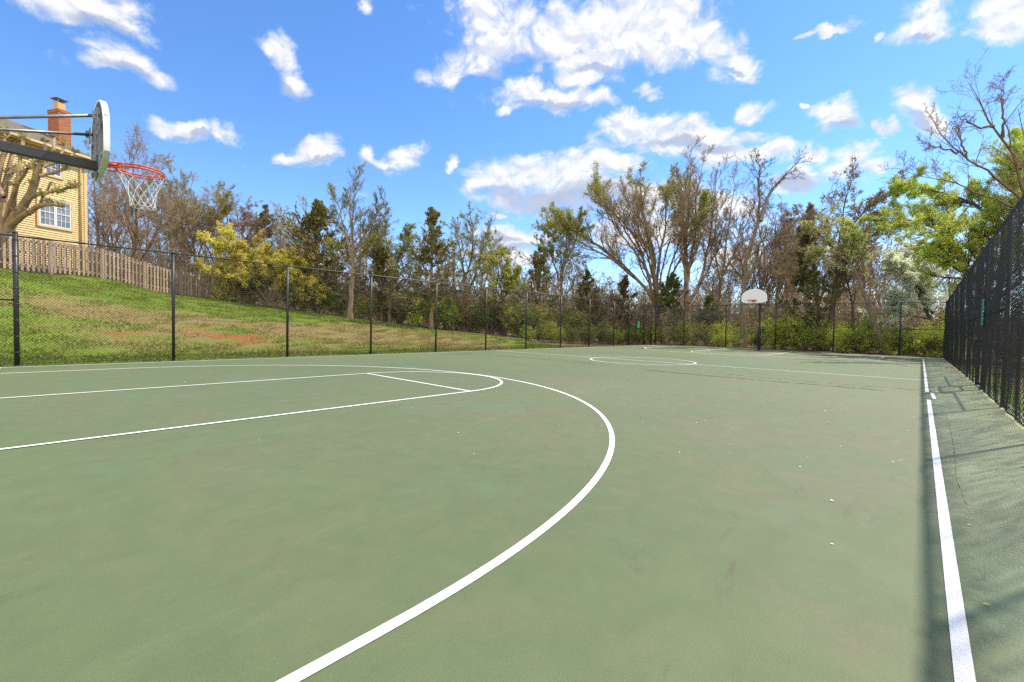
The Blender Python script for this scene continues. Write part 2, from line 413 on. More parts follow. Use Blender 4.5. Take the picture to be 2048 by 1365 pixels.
Fq = np.stack([ii[:-1, :-1], ii[1:, :-1], ii[1:, 1:], ii[:-1, 1:]], -1).reshape(-1, 4)
def ground_hit(px, py):
    r = ray(px, py)
    for d in np.arange(8, 45, .1):
        p = CAM+d*r
        if p[2] < th1(p[0], p[1]): return p
    return p
def blobs(x, y, lst):
    o = np.zeros(np.shape(x))
    for (px, py, s, a) in lst:
        c = ground_hit(px, py); dx, dy = x-c[0], y-c[1]
        o = np.maximum(o, a*np.exp(-(dx*dx*.55+dy*dy*1.6)/(s*s)))
    return o
DRYB = [(200, 622, 2.6, .9), (330, 640, 2.8, .95), (430, 645, 2.6, 1), (560, 655, 2.6, 1), (650, 668, 3.2, 1.05), (760, 680, 3.2, 1.05), (880, 685, 3, 1), (960, 690, 2.2, .8), (700, 655, 2.8, 1), (820, 672, 2.8, 1), (480, 690, 2.2, .8), (60, 612, 2.2, .55), (130, 606, 2, .65), (320, 690, 2, .6), (390, 668, 2.2, .9), (240, 660, 2, .65), (560, 700, 2, .7)]
CLAYB = [(470, 675, 1.3, .95), (420, 668, 1.0, .75), (255, 672, 1.0, .7), (580, 665, .9, .7), (375, 660, .9, .6), (500, 685, .9, .8)]
DRYB = [(x, y, s*.95, a*.88) for x, y, s, a in DRYB]
DRY, CLAY = blobs(GX, GY, DRYB), blobs(GX, GY, CLAYB)
BEY = beyond(GX, GY)
WOOD = np.clip(sstep((BEY+.6)/1.6), 0, 1)
WOOD = np.where((GX > 33.9) & (GY < 16), 1, WOOD); WOOD = np.where((GY < 14) & (GX < 33.9), np.where(GY < -2.0, .75, 0), WOOD)
me = mesh_np('ground', np.stack([GX, GY, GZ], -1).reshape(-1, 3), Fq, mats=[MT['lawn']], smooth=True, attrs=dict(dry=DRY.ravel(), clay=CLAY.ravel(), wood=WOOD.ravel()))
tag(link('ground', me), kind='structure')

# grass blades on the slope
rg = np.random.default_rng(11)
n = 190000
gx = rg.uniform(-6, 24, n); gy = 15.72+rg.random(n)**1.25*20
bd = beyond(gx, gy); clay_b = blobs(gx, gy, CLAYB); dry_b = blobs(gx, gy, DRYB)
keep = (bd < .5) & (rg.random(n) > clay_b*.85)
gx, gy, dry_b = gx[keep], gy[keep], dry_b[keep]; n = len(gx); gz = th(gx, gy)
patch = np.sin(gx*1.9+np.sin(gy*1.3)*1.5)*.5+np.sin(gy*2.3+gx*.7)*.3+rg.normal(0, .35, n)
dry_b = np.clip(dry_b+patch*.33, 0, 1)
an = rg.uniform(0, 2*PI, n); hh = rg.uniform(.025, .07, n)*(1.15-.45*dry_b); ww = rg.uniform(.012, .026, n)
lean = rg.normal(0, .05, (n, 2))
p0 = np.c_[gx-np.cos(an)*ww, gy-np.sin(an)*ww, gz-.02]; p1 = np.c_[gx+np.cos(an)*ww, gy+np.sin(an)*ww, gz-.02]; p2 = np.c_[gx+lean[:, 0], gy+lean[:, 1], gz+hh]
me = mesh_np('hill_grass', np.stack([p0, p1, p2], 1).reshape(-1, 3), F3=np.arange(3*n).reshape(-1, 3), mats=[MT['grass']], attrs=dict(dry=np.repeat(dry_b, 3)))
tag(link('hill_grass', me), 'short patchy grass covering the slope beside the court', 'grass', kind='stuff')

# ------------------------------------------------------------------ court slab and painted markings
def grid_sheet(name, xs, ys, z, mat):
    X, Y = np.meshgrid(xs, ys, indexing='ij'); Z = cz(X, Y)+z
    n1, n2 = X.shape; q = np.arange(n1*n2).reshape(n1, n2)
    Fc = np.stack([q[:-1, :-1], q[1:, :-1], q[1:, 1:], q[:-1, 1:]], -1).reshape(-1, 4)
    V = np.stack([X, Y, Z], -1).reshape(-1, 3)
    rim = np.r_[q[:, 0], q[-1, 1:], q[-2::-1, -1], q[0, -2:0:-1]]; low = V[rim].copy(); low[:, 2] -= .12
    nb = len(V); m_ = len(rim); j = np.arange(m_)
    side = np.c_[rim, nb+j, nb+(j+1) % m_, rim[(j+1) % m_]]
    me = mesh_np(name, np.r_[V, low], np.r_[Fc, side], mats=[mat])
    return link(name, me)
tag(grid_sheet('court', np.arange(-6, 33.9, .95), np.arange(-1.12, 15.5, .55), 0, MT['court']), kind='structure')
def ribbon(name, pts, w, z=.004, mat='paint', closed=False, rag=0):
    P = np.array(pts, float)
    seg = [P[0]]
    for a, b in zip(P[:-1], P[1:]):
        k = max(1, int(np.hypot(*(b-a))/.6))
        for i in range(1, k+1): seg.append(a+(b-a)*i/k)
    P = np.array(seg); T = (np.roll(P, -1, 0)-np.roll(P, 1, 0)) if closed else np.gradient(P, axis=0)
    T /= np.linalg.norm(T, axis=1)[:, None]; Nn = np.c_[-T[:, 1], T[:, 0]]
    ww = np.broadcast_to(w, (len(P),)).astype(float)
    a, b = P+Nn*ww[:, None]/2, P-Nn*ww[:, None]/2
    V = np.r_[np.c_[a, cz(a[:, 0], a[:, 1])+z], np.c_[b, cz(b[:, 0], b[:, 1])+z]]
    m_ = len(P); j = np.arange(m_-1); Fr = np.c_[j, j+1, m_+j+1, m_+j]
    if closed: Fr = np.r_[Fr, [[m_-1, 0, m_, 2*m_-1]]]
    return tag(link(name, mesh_np(name, V, Fr, mats=[MT[mat]])), kind='structure')
LW = .05
arc = lambda cx, cy, r, a0, a1, n=120: [(cx+r*math.cos(a), cy+r*math.sin(a)) for a in np.linspace(a0, a1, n)]
ribbon('sideline_marking', [(-5, YSR), (10.35, YSR)], LW); ribbon('sideline_marking', [(10.55, YSR-.075), (11.6, YSR-.055)], LW); ribbon('sideline_marking', [(11.75, YSR+.01), (XB1, YSR)], LW)
ribbon('sideline_marking', [(-5, YSL), (XB1, YSL)], LW)
ribbon('halfway_marking', [(XM, YSR+LW/2), (XM, YSL-LW/2)], LW)
ribbon('centre_circle_marking', arc(XM, YK, 1.83, 0, 2*PI*119/120), LW, .006, closed=True)
for s, x0, xb in ((1, XH, XB0), (-1, 2*XM-XH-.15, XB1)):
    h = 0 if s > 0 else PI
    ribbon('three_point_marking', [(xb, YK-s*(R3))]+arc(x0, YK, R3, h-PI/2, h+PI/2)+[(xb, YK+s*R3)], LW)
    xf = XF if s > 0 else 2*XM-XF
    ribbon('key_marking', [(xb, YK-1.805*s)]+[(xf-s*.0, YK-1.805*s)]+arc(xf, YK, 1.805, h-PI/2, h+PI/2, 60)[1:-1]+[(xf, YK+1.805*s), (xb, YK+1.805*s)], LW, .008)
    ribbon('free_throw_marking', [(xf, YK-1.78), (xf, YK+1.78)], LW, .006)
    ribbon('baseline_marking', [(xb, YSR+LW/2), (xb, YSL-LW/2)], LW, .006)
    for q, wd in ((1.95, .2), (2.85, .05), (3.75, .05), (4.65, .05)):
        for e in (-1, 1):
            if s < 0: ribbon('lane_block_marking', [(x0+.38-q*1.0+.2, YK+e*1.84), (x0+.38-q*1.0+.2, YK+e*2.0)], wd, .006)
# the long split across the slab
def crack(pts, w0, n=90, seed=1, z=.003):
    r_ = np.random.default_rng(seed); P = np.array(pts, float)
    t = np.linspace(0, 1, n); s = np.linspace(0, 1, len(P))
    Q = np.c_[np.interp(t, s, P[:, 0]), np.interp(t, s, P[:, 1])]; Q[:, 0] += np.cumsum(r_.normal(0, .012, n))*.6+r_.normal(0, .012, n)
    w = w0*np.clip(.55+r_.normal(0, .4, n), .06, 1.7)*np.clip(np.sin(np.pi*np.clip(t*1.02, .02, 1))*3, .1, 1)
    return ribbon('court_crack', Q, np.repeat(w, 1), z, 'crack') if False else _rib(Q, w, z)
def _rib(Q, w, z):
    T = np.gradient(Q, axis=0); T /= np.linalg.norm(T, axis=1)[:, None]; Nn = np.c_[-T[:, 1], T[:, 0]]
    a, b = Q+Nn*w[:, None]/2, Q-Nn*w[:, None]/2; m_ = len(Q); j = np.arange(m_-1)
    V = np.r_[np.c_[a, cz(a[:, 0], a[:, 1])+z], np.c_[b, cz(b[:, 0], b[:, 1])+z]]
    return tag(link('court_crack', mesh_np('court_crack', V, np.c_[j, j+1, m_+j+1, m_+j], mats=[MT['crack']])), kind='structure')
crack([(11.5, 15.0), (12.15, 12.2), (12.1, 10.0), (11.9, 8.2), (11.65, 6.6)], .075, 110, 2)
crack([(11.55, 5.9), (11.35, 5.0), (11.25, 3.6), (11.3, 2.9), (11.35, 1.6), (11.4, .8), (11.25, .4)], .10, 120, 3)
crack([(12.75, 10.4), (12.5, 9.0), (12.35, 7.9), (12.3, 7.2)], .035, 50, 4)
crack([(12.2, 4.2), (11.95, 2.8), (12.0, 1.4), (12.1, .3), (12.0, -.8)], .03, 80, 5)
crack([(13.2, 12.0), (13.0, 11.0), (12.9, 10.2)], .016, 40, 6)
crack([(10.2, -.25), (8.2, -.30), (6.3, -.28), (4.9, -.24), (4.0, -.26)], .0035, 80, 7)
crack([(15.6, -.4), (14.2, -.55), (13.0, -.65), (12.6, -.9)], .012, 40, 8)

# petals and dead leaves lying about
def flecks(name, xs, ys, size, mat, label, cat, lift=.006, seed=5):
    r_ = np.random.default_rng(seed); n = len(xs); s = size*r_.uniform(.5, 1.25, n); a = r_.uniform(0, 2*PI, n); el = r_.uniform(.35, .9, n)
    c, d = np.cos(a), np.sin(a); z = cz(xs, ys)+lift
    tl = r_.uniform(0, .5, (n, 4))*s[:, None]
    q = [(-1, -.25), (0, -1), (1, .2), (.1, 1)]
    V = np.stack([np.c_[xs+s*(u*c-v*el*d), ys+s*(u*d+v*el*c), z+tl[:, i]] for i, (u, v) in enumerate(q)], 1).reshape(-1, 3)
    return tag(link(name, mesh_np(name, V, np.arange(4*n).reshape(-1, 4), mats=[MT[mat]])), label, cat, kind='stuff')
r5 = np.random.default_rng(21)
px_, py_ = [], []
k1 = 1500; px_.append(33.2-r5.exponential(7.5, k1)); py_.append(r5.uniform(-.9, 9, k1)*r5.random(k1)**.6)
k1 = 1500; px_.append(r5.uniform(21, 33.2, k1)); py_.append(-.9+r5.exponential(2.2, k1))
k1 = 170; px_.append(r5.uniform(1.2, 24, k1)); py_.append(r5.uniform(-.9, 14.5, k1))
k1 = 300; px_.append(r5.uniform(4, 22, k1)); py_.append(r5.uniform(-.9, 6, k1))
px_, py_ = np.concatenate(px_), np.concatenate(py_); ok = (px_ > .9) & (px_ < 33.3) & (py_ < 14.9) & (py_ > -.95) & (np.hypot(px_, py_) > 2.6)
flecks('fallen_petals', px_[ok], py_[ok], .009, 'petal', 'white fallen petals scattered over the green court', 'petals')
k1 = 700; lx = r5.uniform(2, 33.3, k1); ly = -.97+r5.exponential(.07, k1)
lx2 = r5.uniform(-3, 33, 420); ly2 = 15.5-np.abs(r5.normal(0, .1, 420))
lx3 = 33.3-r5.exponential(.25, 500); ly3 = r5.uniform(-.9, 15, 500)
lx4 = r5.uniform(6, 24, 60); ly4 = r5.uniform(-.8, 9, 60)
flecks('fallen_leaves', np.r_[lx, lx2, lx3, lx4], np.r_[ly, ly2, ly3, ly4], .017, 'deadleaf', 'dry brown leaves and crumbs along the court edges', 'leaves', .008, 6)

# ------------------------------------------------------------------ batch of tubes (twigs, wires)
def tubes(groups):
    Vs, Fs, off = [], [], 0
    for (P, R, k) in groups:
        if len(P) == 0: continue
        T = np.gradient(P, axis=1); T /= np.linalg.norm(T, axis=2, keepdims=True)+1e-9
        ref = np.array([.367, .771, .521]); A = np.cross(T, ref); A /= np.linalg.norm(A, axis=2, keepdims=True)+1e-9; B = np.cross(T, A)
        a = 2*PI*np.arange(k)/k
        V = P[:, :, None]+R[:, :, None, None]*(np.cos(a)[None, None, :, None]*A[:, :, None]+np.sin(a)[None, None, :, None]*B[:, :, None])
        b, n = P.shape[:2]; idx = np.arange(b*n*k).reshape(b, n, k)+off
        nx_ = np.roll(idx, -1, 2)
        Fs.append(np.stack([idx[:, :-1], nx_[:, :-1], nx_[:, 1:], idx[:, 1:]], -1).reshape(-1, 4))
        Vs.append(V.reshape(-1, 3)); off += b*n*k
    return np.concatenate(Vs), np.concatenate(Fs)
def resample(P, n):
    P = np.array(P, float); d = np.r_[0, np.cumsum(np.linalg.norm(np.diff(P, axis=0), axis=1))]
    # smooth (Catmull-like) resample of a surveyed limb
    t = np.linspace(0, d[-1], n); Q = np.stack([np.interp(t, d, P[:, i]) for i in range(3)], 1)
    for _ in range(2): Q[1:-1] = .25*Q[:-2]+.5*Q[1:-1]+.25*Q[2:]
    return Q
def sprout(P, R, m, rng, t0=.25, t1=1., ang=40, angv=12, ratio=.4, fall=.35, n=5, wander=.12, up=.05, rf=.6, r1=.3, minr=.006, outw=None, lmin=0, zmin=None):
    B, n0 = P.shape[:2]
    L = np.linalg.norm(np.diff(P, axis=1), axis=2).sum(1)
    t = t0+(t1-t0)*(np.arange(m)[None]+rng.random((B, m)))/m
    f = np.clip(t*(n0-1), 0, n0-1.001); i = f.astype(int); fr = (f-i)[..., None]
    bi = np.arange(B)[:, None]
    pos = P[bi, i]*(1-fr)+P[bi, i+1]*fr; T = P[bi, i+1]-P[bi, i]; T /= np.linalg.norm(T, axis=2, keepdims=True)+1e-9
    rad = R[bi, i]*(1-fr[..., 0])+R[bi, i+1]*fr[..., 0]
    v = rng.normal(size=(B, m, 3))
    if outw is not None: v += outw
    v -= T*(v*T).sum(2, keepdims=True); v /= np.linalg.norm(v, axis=2, keepdims=True)+1e-9
    a = np.radians(rng.normal(ang, angv, (B, m)))[..., None]
    d = T*np.cos(a)+v*np.sin(a)
    ln = np.maximum(L[:, None]*ratio*(1-fall*(t-t0)/(t1-t0+1e-9))*rng.uniform(.55, 1.3, (B, m)), lmin)
    d, pos, ln = d.reshape(-1, 3), pos.reshape(-1, 3), ln.ravel()
    ra = np.maximum(np.minimum(rad.ravel()*rf, ln*.05+.004), minr)
    Q = np.zeros((len(d), n, 3)); Q[:, 0] = pos; cur = pos.copy()
    for j in range(1, n):
        d = d+rng.normal(0, wander, d.shape); d[:, 2] += up; d /= np.linalg.norm(d, axis=1)[:, None]
        cur = cur+d*(ln/(n-1))[:, None]; Q[:, j] = cur
    R2 = ra[:, None]*np.linspace(1, r1, n)[None]; R2 = np.maximum(R2, minr*.6)
    if zmin is not None:
        k = Q[:, -1, 2] > zmin; Q, R2 = Q[k], R2[k]
    return Q, R2
def leafquads(pos, size, rng, el=.55, flat=.0, dirs=None):
    n = len(pos); a = rng.normal(size=(n, 3)) if dirs is None else dirs+rng.normal(0, .5, (n, 3))
    a /= np.linalg.norm(a, axis=1)[:, None]
    b = rng.normal(size=(n, 3)); b[:, 2] *= (1-flat); b -= a*(b*a).sum(1)[:, None]; b /= np.linalg.norm(b, axis=1)[:, None]
    s = (size*rng.uniform(.6, 1.35, n))[:, None]
    return np.stack([pos-a*s*.5, pos+b*s*el*.5+a*s*.05, pos+a*s*.5, pos-b*s*el*.5+a*s*.05], 1).reshape(-1, 3)
def pts_on(P, k, rng, t0=.3, jit=.04):
    B, n = P.shape[:2]; t = rng.uniform(t0, 1, (B, k))*(n-1); t = np.clip(t, 0, n-1.001); i = t.astype(int); fr = (t-i)[..., None]
    bi = np.arange(B)[:, None]; p = P[bi, i]*(1-fr)+P[bi, i+1]*fr
    return p.reshape(-1, 3)+rng.normal(0, jit, (B*k, 3))
def finish(root, trunkg, twigg, leafV, bark, twig, leaf):
    V, Fq_ = tubes(trunkg)
    link('trunk', mesh_np('trunk', V, Fq_, mats=[MT[bark]], smooth=True), root)
    Vs, Fs, mi, off = [], [], [], 0
    if twigg:
        V, Fq_ = tubes(twigg); Vs.append(V); Fs.append(Fq_); mi.append(np.zeros(len(Fq_), int)); off = len(V)
    if leafV is not None and len(leafV):
        Vs.append(leafV); q = np.arange(len(leafV)).reshape(-1, 4)+off; Fs.append(q); mi.append(np.ones(len(q), int))
    link('crown', mesh_np('crown', np.concatenate(Vs), np.concatenate(Fs), mats=[MT[twig], MT[leaf]], mi=np.concatenate(mi)), root)

def tree(root, seed, trunks, limbs=(10, .42), spec=((9, .45, 36, .12), (7, .46, 40, .10), (5, .46, 42, .06)), leaves=0, lsize=.09, bark='bark_grey', twig='twig', leaf='l_soft',
         up=.05, wander=.12, t0=.35, mainang=42, minr=.008, ltop=None, ljit=.06, lmat=None, zmin=None, limbfall=.55, r1=.3, lt0=.3):
    """trunks: list of (polyline (local metres), base radius, tip radius); then limbs and three ranks of twigs grow from them"""
    rng = np.random.default_rng(seed); tg, lead = [], []
    for (P, ra, rb) in trunks:
        Q = resample(P, 14)+np.r_[np.zeros((1, 3)), rng.normal(0, .035, (13, 3))]
        R = np.linspace(1, 0, 14)**.95*(ra*.95-rb*.6)+rb*.6; R[0] *= 1.25
        tg.append((Q[None], R[None], 9)); lead.append((Q, R))
    P = np.stack([q for q, _ in lead]); R = np.stack([r for _, r in lead])
    b1, r1_ = sprout(P, R, int(limbs[0]*1.5), rng, t0, 1, mainang, 11, limbs[1], limbfall, 7, wander, up, .5, r1, minr*1.6, zmin=zmin)
    tg.append((b1, r1_, 6)); tw = []
    cur = (b1, r1_)
    allp = [cur]
    for li, (m, ra, an, uu) in enumerate(spec):
        q = sprout(cur[0], cur[1], m, rng, .18, 1, an, 14, ra, .35, (5, 4, 3, 3)[li], wander*1.3, uu, .6, .4, minr*(1 if li else 1.4), zmin=zmin)
        tw.append((q[0], q[1], 4 if li == 0 else 3)); cur = q; allp.append(q)
    lv = None
    if leaves:
        p = pts_on(cur[0], leaves, rng, lt0, ljit)
        if ltop is not None:                         # leaves thicken towards the outer shell
            z = p[:, 2]/max(p[:, 2].max(), .1); hd = np.hypot(p[:, 0]-p[:, 0].mean(), p[:, 1]-p[:, 1].mean()); hd /= hd.max()
            p = p[rng.random(len(p)) < np.clip((z*.8+hd*.6-ltop)*2.2, 0.02, 1)]
        lv = leafquads(p, lsize, rng)
    finish(root, tg, tw, lv, bark, twig, leaf)
    return root

def cedar(root, seed, H, rad, leaf='l_cedar', bark='bark_red', m=95, base=.1, r0=.16, power=.8, lsize=.26, dens=7, ragged=.35):
    rng = np.random.default_rng(seed)
    P = resample([(0, 0, -.15), (rng.normal(0, .08), rng.normal(0, .08), H*.5), (rng.normal(0, .15), rng.normal(0, .15), H)], 14); R = np.linspace(r0, .012, 14)
    t = base+(1-base)*np.sort(rng.random(m)); f = np.clip(t*13, 0, 12.99); i = f.astype(int); fr = (f-i)[:, None]
    pos = P[i]*(1-fr)+P[i+1]*fr; az = rng.uniform(0, 2*PI, m)
    lobe = 1+ragged*np.sin(az*2+t*9+seed)+.2*rng.normal(size=m)
    prof = np.minimum((1-t)**power*1.25, .35+t*2.2)
    ln = np.clip(rad*prof*lobe, .15, None)
    d = np.c_[np.cos(az), np.sin(az), np.interp(t, [0, 1], [.15, .9])+rng.normal(0, .12, m)]; d /= np.linalg.norm(d, axis=1)[:, None]
    Q = np.zeros((m, 6, 3)); Q[:, 0] = pos; cur = pos.copy()
    for j in range(1, 6):
        d = d+rng.normal(0, .12, d.shape); d[:, 2] += .05; d /= np.linalg.norm(d, axis=1)[:, None]; cur = cur+d*(ln/5)[:, None]; Q[:, j] = cur
    R1 = np.clip(ln*.016, .008, .05)[:, None]*np.linspace(1, .3, 6)[None]
    q2 = sprout(Q, R1, 9, rng, .25, 1, 45, 14, .34, .3, 4, .2, .08, .5, .4, .006, lmin=.14)
    p = pts_on(q2[0], dens, rng, .1, .05)
    dirs = np.repeat(q2[0][:, -1]-q2[0][:, 0], dens, 0); dirs /= np.linalg.norm(dirs, axis=1)[:, None]+1e-9; dirs[:, 2] += .25
    lv = leafquads(p, lsize, rng, .34, 0, dirs)
    finish(root, [(P[None], R[None], 8), (Q, R1, 5)], [(q2[0], q2[1], 3)], lv, bark, 'twig', leaf)
    return root

def bush(root, seed, H, spread, leaf, leaves=5, lsize=.09, stems=13, twig='twig', minr=.006, m2=7, m3=6, tilt=.5, ljit=.07):
    rng = np.random.default_rng(seed)
    az = rng.uniform(0, 2*PI, stems); tl = rng.uniform(0.05, tilt, stems)*spread
    P = np.zeros((stems, 7, 3)); d = np.c_[np.cos(az)*tl, np.sin(az)*tl, np.ones(stems)]; d /= np.linalg.norm(d, axis=1)[:, None]
    cur = np.c_[rng.normal(0, .12*spread, stems), rng.normal(0, .12*spread, stems), np.full(stems, -.08)]; P[:, 0] = cur; ln = H*rng.uniform(.6, 1.08, stems)
    for j in range(1, 7):
        d = d+rng.normal(0, .13, d.shape); d[:, 2] += .03; d /= np.linalg.norm(d, axis=1)[:, None]; cur = cur+d*(ln/6)[:, None]; P[:, j] = cur
    R = np.clip(H*.007, .008, .03)*np.linspace(1, .35, 7)[None]*np.ones((stems, 1))
    a = sprout(P, R, m2, rng, .15, 1, 42, 14, .42, .3, 5, .18, .05, .7, .5, minr)
    b = sprout(a[0], a[1], m3, rng, .15, 1, 45, 15, .45, .3, 4, .2, .03, .7, .6, minr)
    lv = leafquads(pts_on(b[0], leaves, rng, .1, ljit), lsize, rng, .62) if leaves else None
    V, Fq_ = tubes([(P, R, 5)]); link('stems', mesh_np('stems', V, Fq_, mats=[MT['twig']], smooth=True), root)
    V, Fq_ = tubes([(a[0], a[1], 3), (b[0], b[1], 3)]); mi = np.zeros(len(Fq_), int)
    if lv is not None:
        q = np.arange(len(lv)).reshape(-1, 4)+len(V); V = np.r_[V, lv]; Fq_ = np.r_[Fq_, q]; mi = np.r_[mi, np.ones(len(q), int)]
    link('foliage', mesh_np('foliage', V, Fq_, mats=[MT[twig], MT[leaf]], mi=mi), root)
    return root

# ------------------------------------------------------------------ trees and shrubs
def foot(px, d, sink=.04):
    p = W(px, 672, d); return (float(p[0]), float(p[1]), th1(p[0], p[1])-sink)
def dX(px, x): return x/ray(px, 672)[0]
def topz(py, px, d): return float(W(px, py, d)[2])
def plant(name, label, cat, px, d, group=None):
    return thing(name, label, cat, foot(px, d), 0, group)
FWF = np.array([cy_, sy_, 0])
def limbs_of(root, d, lst, seed, spread=.9):
    """surveyed limbs -> local polylines; each limb leans its own way in depth and starts on the limb it forks from"""
    rng = np.random.default_rng(seed); o = np.array(root.location); out = []; done = []
    for k, (pl, ra, rb) in enumerate(lst):
        lean = rng.uniform(-spread, spread); n = len(pl)
        pts = [W(x, y, d)-o for x, y in pl]; z0 = pts[0][2]; zr = max(1e-3, abs(pts[-1][2]-z0)+abs(pts[-1][0]-pts[0][0]))
        q = np.array([p+lean*zr*.35*(i/(n-1))**1.3*FWF for i, p in enumerate(pts)])
        if done and pl[0][1] < 600:
            allq = np.concatenate(done); flat = allq-np.outer(allq@FWF, FWF); f0 = q[0]-(q[0]@FWF)*FWF
            j = int(np.argmin(((flat-f0)**2).sum(1))); off = allq[j]-q[0]; w = np.linspace(1, 0, n)[:, None]
            q = q+np.outer(np.ones(n), FWF*(off@FWF))+w**2*(off-FWF*(off@FWF))
        done.append(resample(q, 40)); out.append((q, ra, rb))
    return out
# the pruned tree in front of the yellow house
d = 19.6; rt = plant('pollarded_tree', 'heavily pruned tan tree with knobbly branch ends before the yellow house', 'tree', 6, d)
def pollard(root, d):
    o = np.array(root.location); rng = np.random.default_rng(4); tg, lv, tw = [], [], []
    L = [([(4, 545), (8, 490), (15, 455), (38, 420), (58, 398), (72, 360), (82, 326)], .27, .085, 0),
         ([(15, 458), (40, 435), (62, 424), (76, 412), (98, 408), (124, 413)], .15, .06, -.5),
         ([(54, 402), (66, 392), (80, 388), (112, 383), (136, 377), (150, 374)], .085, .05, -.3),
         ([(80, 352), (96, 348), (112, 346), (124, 340), (136, 337)], .08, .05, .4),
         ([(8, 480), (2, 440), (6, 400), (14, 350), (24, 310), (27, 284)], .16, .06, .6),
         ([(12, 462), (26, 410), (32, 370), (40, 330), (45, 296), (47, 268)], .13, .055, .5),
         ([(8, 452), (20, 404), (36, 368), (50, 345), (56, 337)], .09, .05, -.6),
         ([(2, 500), (-16, 440), (-12, 390), (0, 340), (8, 300), (10, 262)], .15, .06, .3),
         ([(0, 500), (-30, 430), (-48, 380), (-60, 330), (-62, 290)], .15, .06, -.2),
         ([(30, 430), (52, 400), (64, 372), (70, 340), (66, 318)], .10, .05, .5),
         ([(72, 350), (84, 320), (92, 304), (90, 284)], .08, .06, .9),
         ([(84, 330), (100, 312), (108, 300), (108, 276)], .07, .06, .8),
         ([(88, 335), (112, 318), (122, 308), (128, 292)], .065, .05, .5),
         ([(100, 330), (126, 322), (142, 314), (148, 304)], .06, .045, .3),
         ([(8, 395), (-10, 360), (-20, 330)], .08, .05, .2),
         ([(92, 384), (104, 362), (112, 372), (118, 386)], .04, .035, -.4),
         ([(76, 414), (84, 400), (86, 392)], .05, .045, -.5)]
    knobs = []
    for pl, ra, rb, lean in L:
        n = len(pl); P = [W(x, y, d+lean*i/(n-1)*1.6)-o for i, (x, y) in enumerate(pl)]
        Q = resample(P, 16); Q[1:] += rng.normal(0, .012, (15, 3)); R = np.linspace(ra, rb, 16)+rng.normal(0, .004, 16); tg.append((Q[None], R[None], 9)); knobs.append((Q[-1], rb))
        if len(pl) > 4:
            for t in rng.uniform(.5, .95, 2): knobs.append((Q[int(t*15)]+rng.normal(0, .03, 3), rb*.7))
    for (p, r) in knobs:
        m = rng.integers(6, 12); dd = rng.normal(size=(m, 3)); dd[:, 2] = abs(dd[:, 2])*.8+.2; dd /= np.linalg.norm(dd, axis=1)[:, None]
        Lk = rng.uniform(.10, .34, m)[:, None]
        P = np.stack([p+dd*Lk*t for t in (0, .45, .8, 1)], 1); R = (r*rng.uniform(.5, .95, m))[:, None]*np.array([.9, .85, 1.05, .25])[None]; tg.append((P, R, 6))
        if rng.random() < .8:
            k = rng.integers(24, 80); lv.append(leafquads(p+rng.normal(0, .11, (k, 3))+np.array([0, 0, .12]), .085, rng, .6))
        m = 6; dd = rng.normal(size=(m, 3)); dd[:, 2] = abs(dd[:, 2])+.2; dd /= np.linalg.norm(dd, axis=1)[:, None]
        tw.append((np.stack([p+dd*t*rng.uniform(.15, .3) for t in (0, .5, 1)], 1), np.full((m, 3), .009), 3))
    finish(root, tg, tw, np.concatenate(lv), 'bark_tan', 'twig', 'l_bud')
pollard(rt, d)

def px_tree(name, label, cat, px, d, lst, seed, group=None, spread=.9, fit=(.95, .92), shift=0, **kw):
    root = plant(name, label, cat, px, d, group); bx, by = lst[0][0][0]      # twigs grow past the limb ends, so the limbs stop short of the outline
    lst = [([(bx+shift+(x-bx)*fit[0], by+(y-by)*fit[1]) for x, y in pl], ra, rb) for pl, ra, rb in lst]
    tree(root, seed, limbs_of(root, d, lst, seed, spread), **kw); return root

# behind the hoop: tall bare twiggy trees
px_tree('bare_tree', 'tall bare brown tree rising behind the hoop and net', 'tree', 262, 34,
    [([(262, 590), (258, 520), (250, 440), (240, 380), (232, 320), (238, 262)], .20, .03), ([(258, 520), (275, 450), (290, 390), (300, 340), (310, 300)], .12, .02), ([(254, 470), (225, 420), (200, 380), (185, 330)], .11, .02), ([(260, 540), (300, 480), (325, 430), (335, 390)], .10, .02)], 31, fit=(0.9, 0.92),
    limbs=(9, .42), spec=((8, .5, 40, .12), (8, .42, 42, .08), (5, .42, 44, .05)), leaves=0, twig='twig_grey', bark='bark_brown', minr=.0085, t0=.25)
px_tree('bare_tree', 'rounded bare grey-brown tree between the hoop and the yellow bush', 'tree', 398, 40,
    [([(400, 600), (398, 520), (395, 450), (390, 400), (388, 352)], .17, .03), ([(398, 520), (420, 450), (436, 400), (440, 366)], .10, .02), ([(398, 510), (372, 450), (356, 405), (350, 372)], .10, .02), ([(397, 480), (450, 440), (466, 410), (470, 390)], .08, .02), ([(396, 500), (345, 460), (326, 430), (322, 400)], .08, .02)], 32,
    limbs=(10, .40), spec=((8, .5, 36, .12), (8, .45, 40, .08), (7, .42, 42, .05)), leaves=1, lsize=.06, leaf='l_olive', twig='twig_grey', bark='bark_brown', minr=.009, t0=.25)
px_tree('red_bud_tree', 'small tree with dull red buds above the yellow bush', 'tree', 505, 37,
    [([(505, 610), (502, 540), (500, 480), (497, 430), (492, 400)], .13, .03), ([(502, 520), (520, 460), (528, 420), (530, 398)], .08, .02), ([(502, 500), (478, 450), (472, 420), (470, 400)], .08, .02)], 33, fit=(0.9, 0.88),
    limbs=(9, .35), spec=((7, .45, 38, .08), (7, .42, 40, .05), (5, .4, 42, .03)), leaves=1, lsize=.085, leaf='l_red', bark='bark_brown', t0=.3)
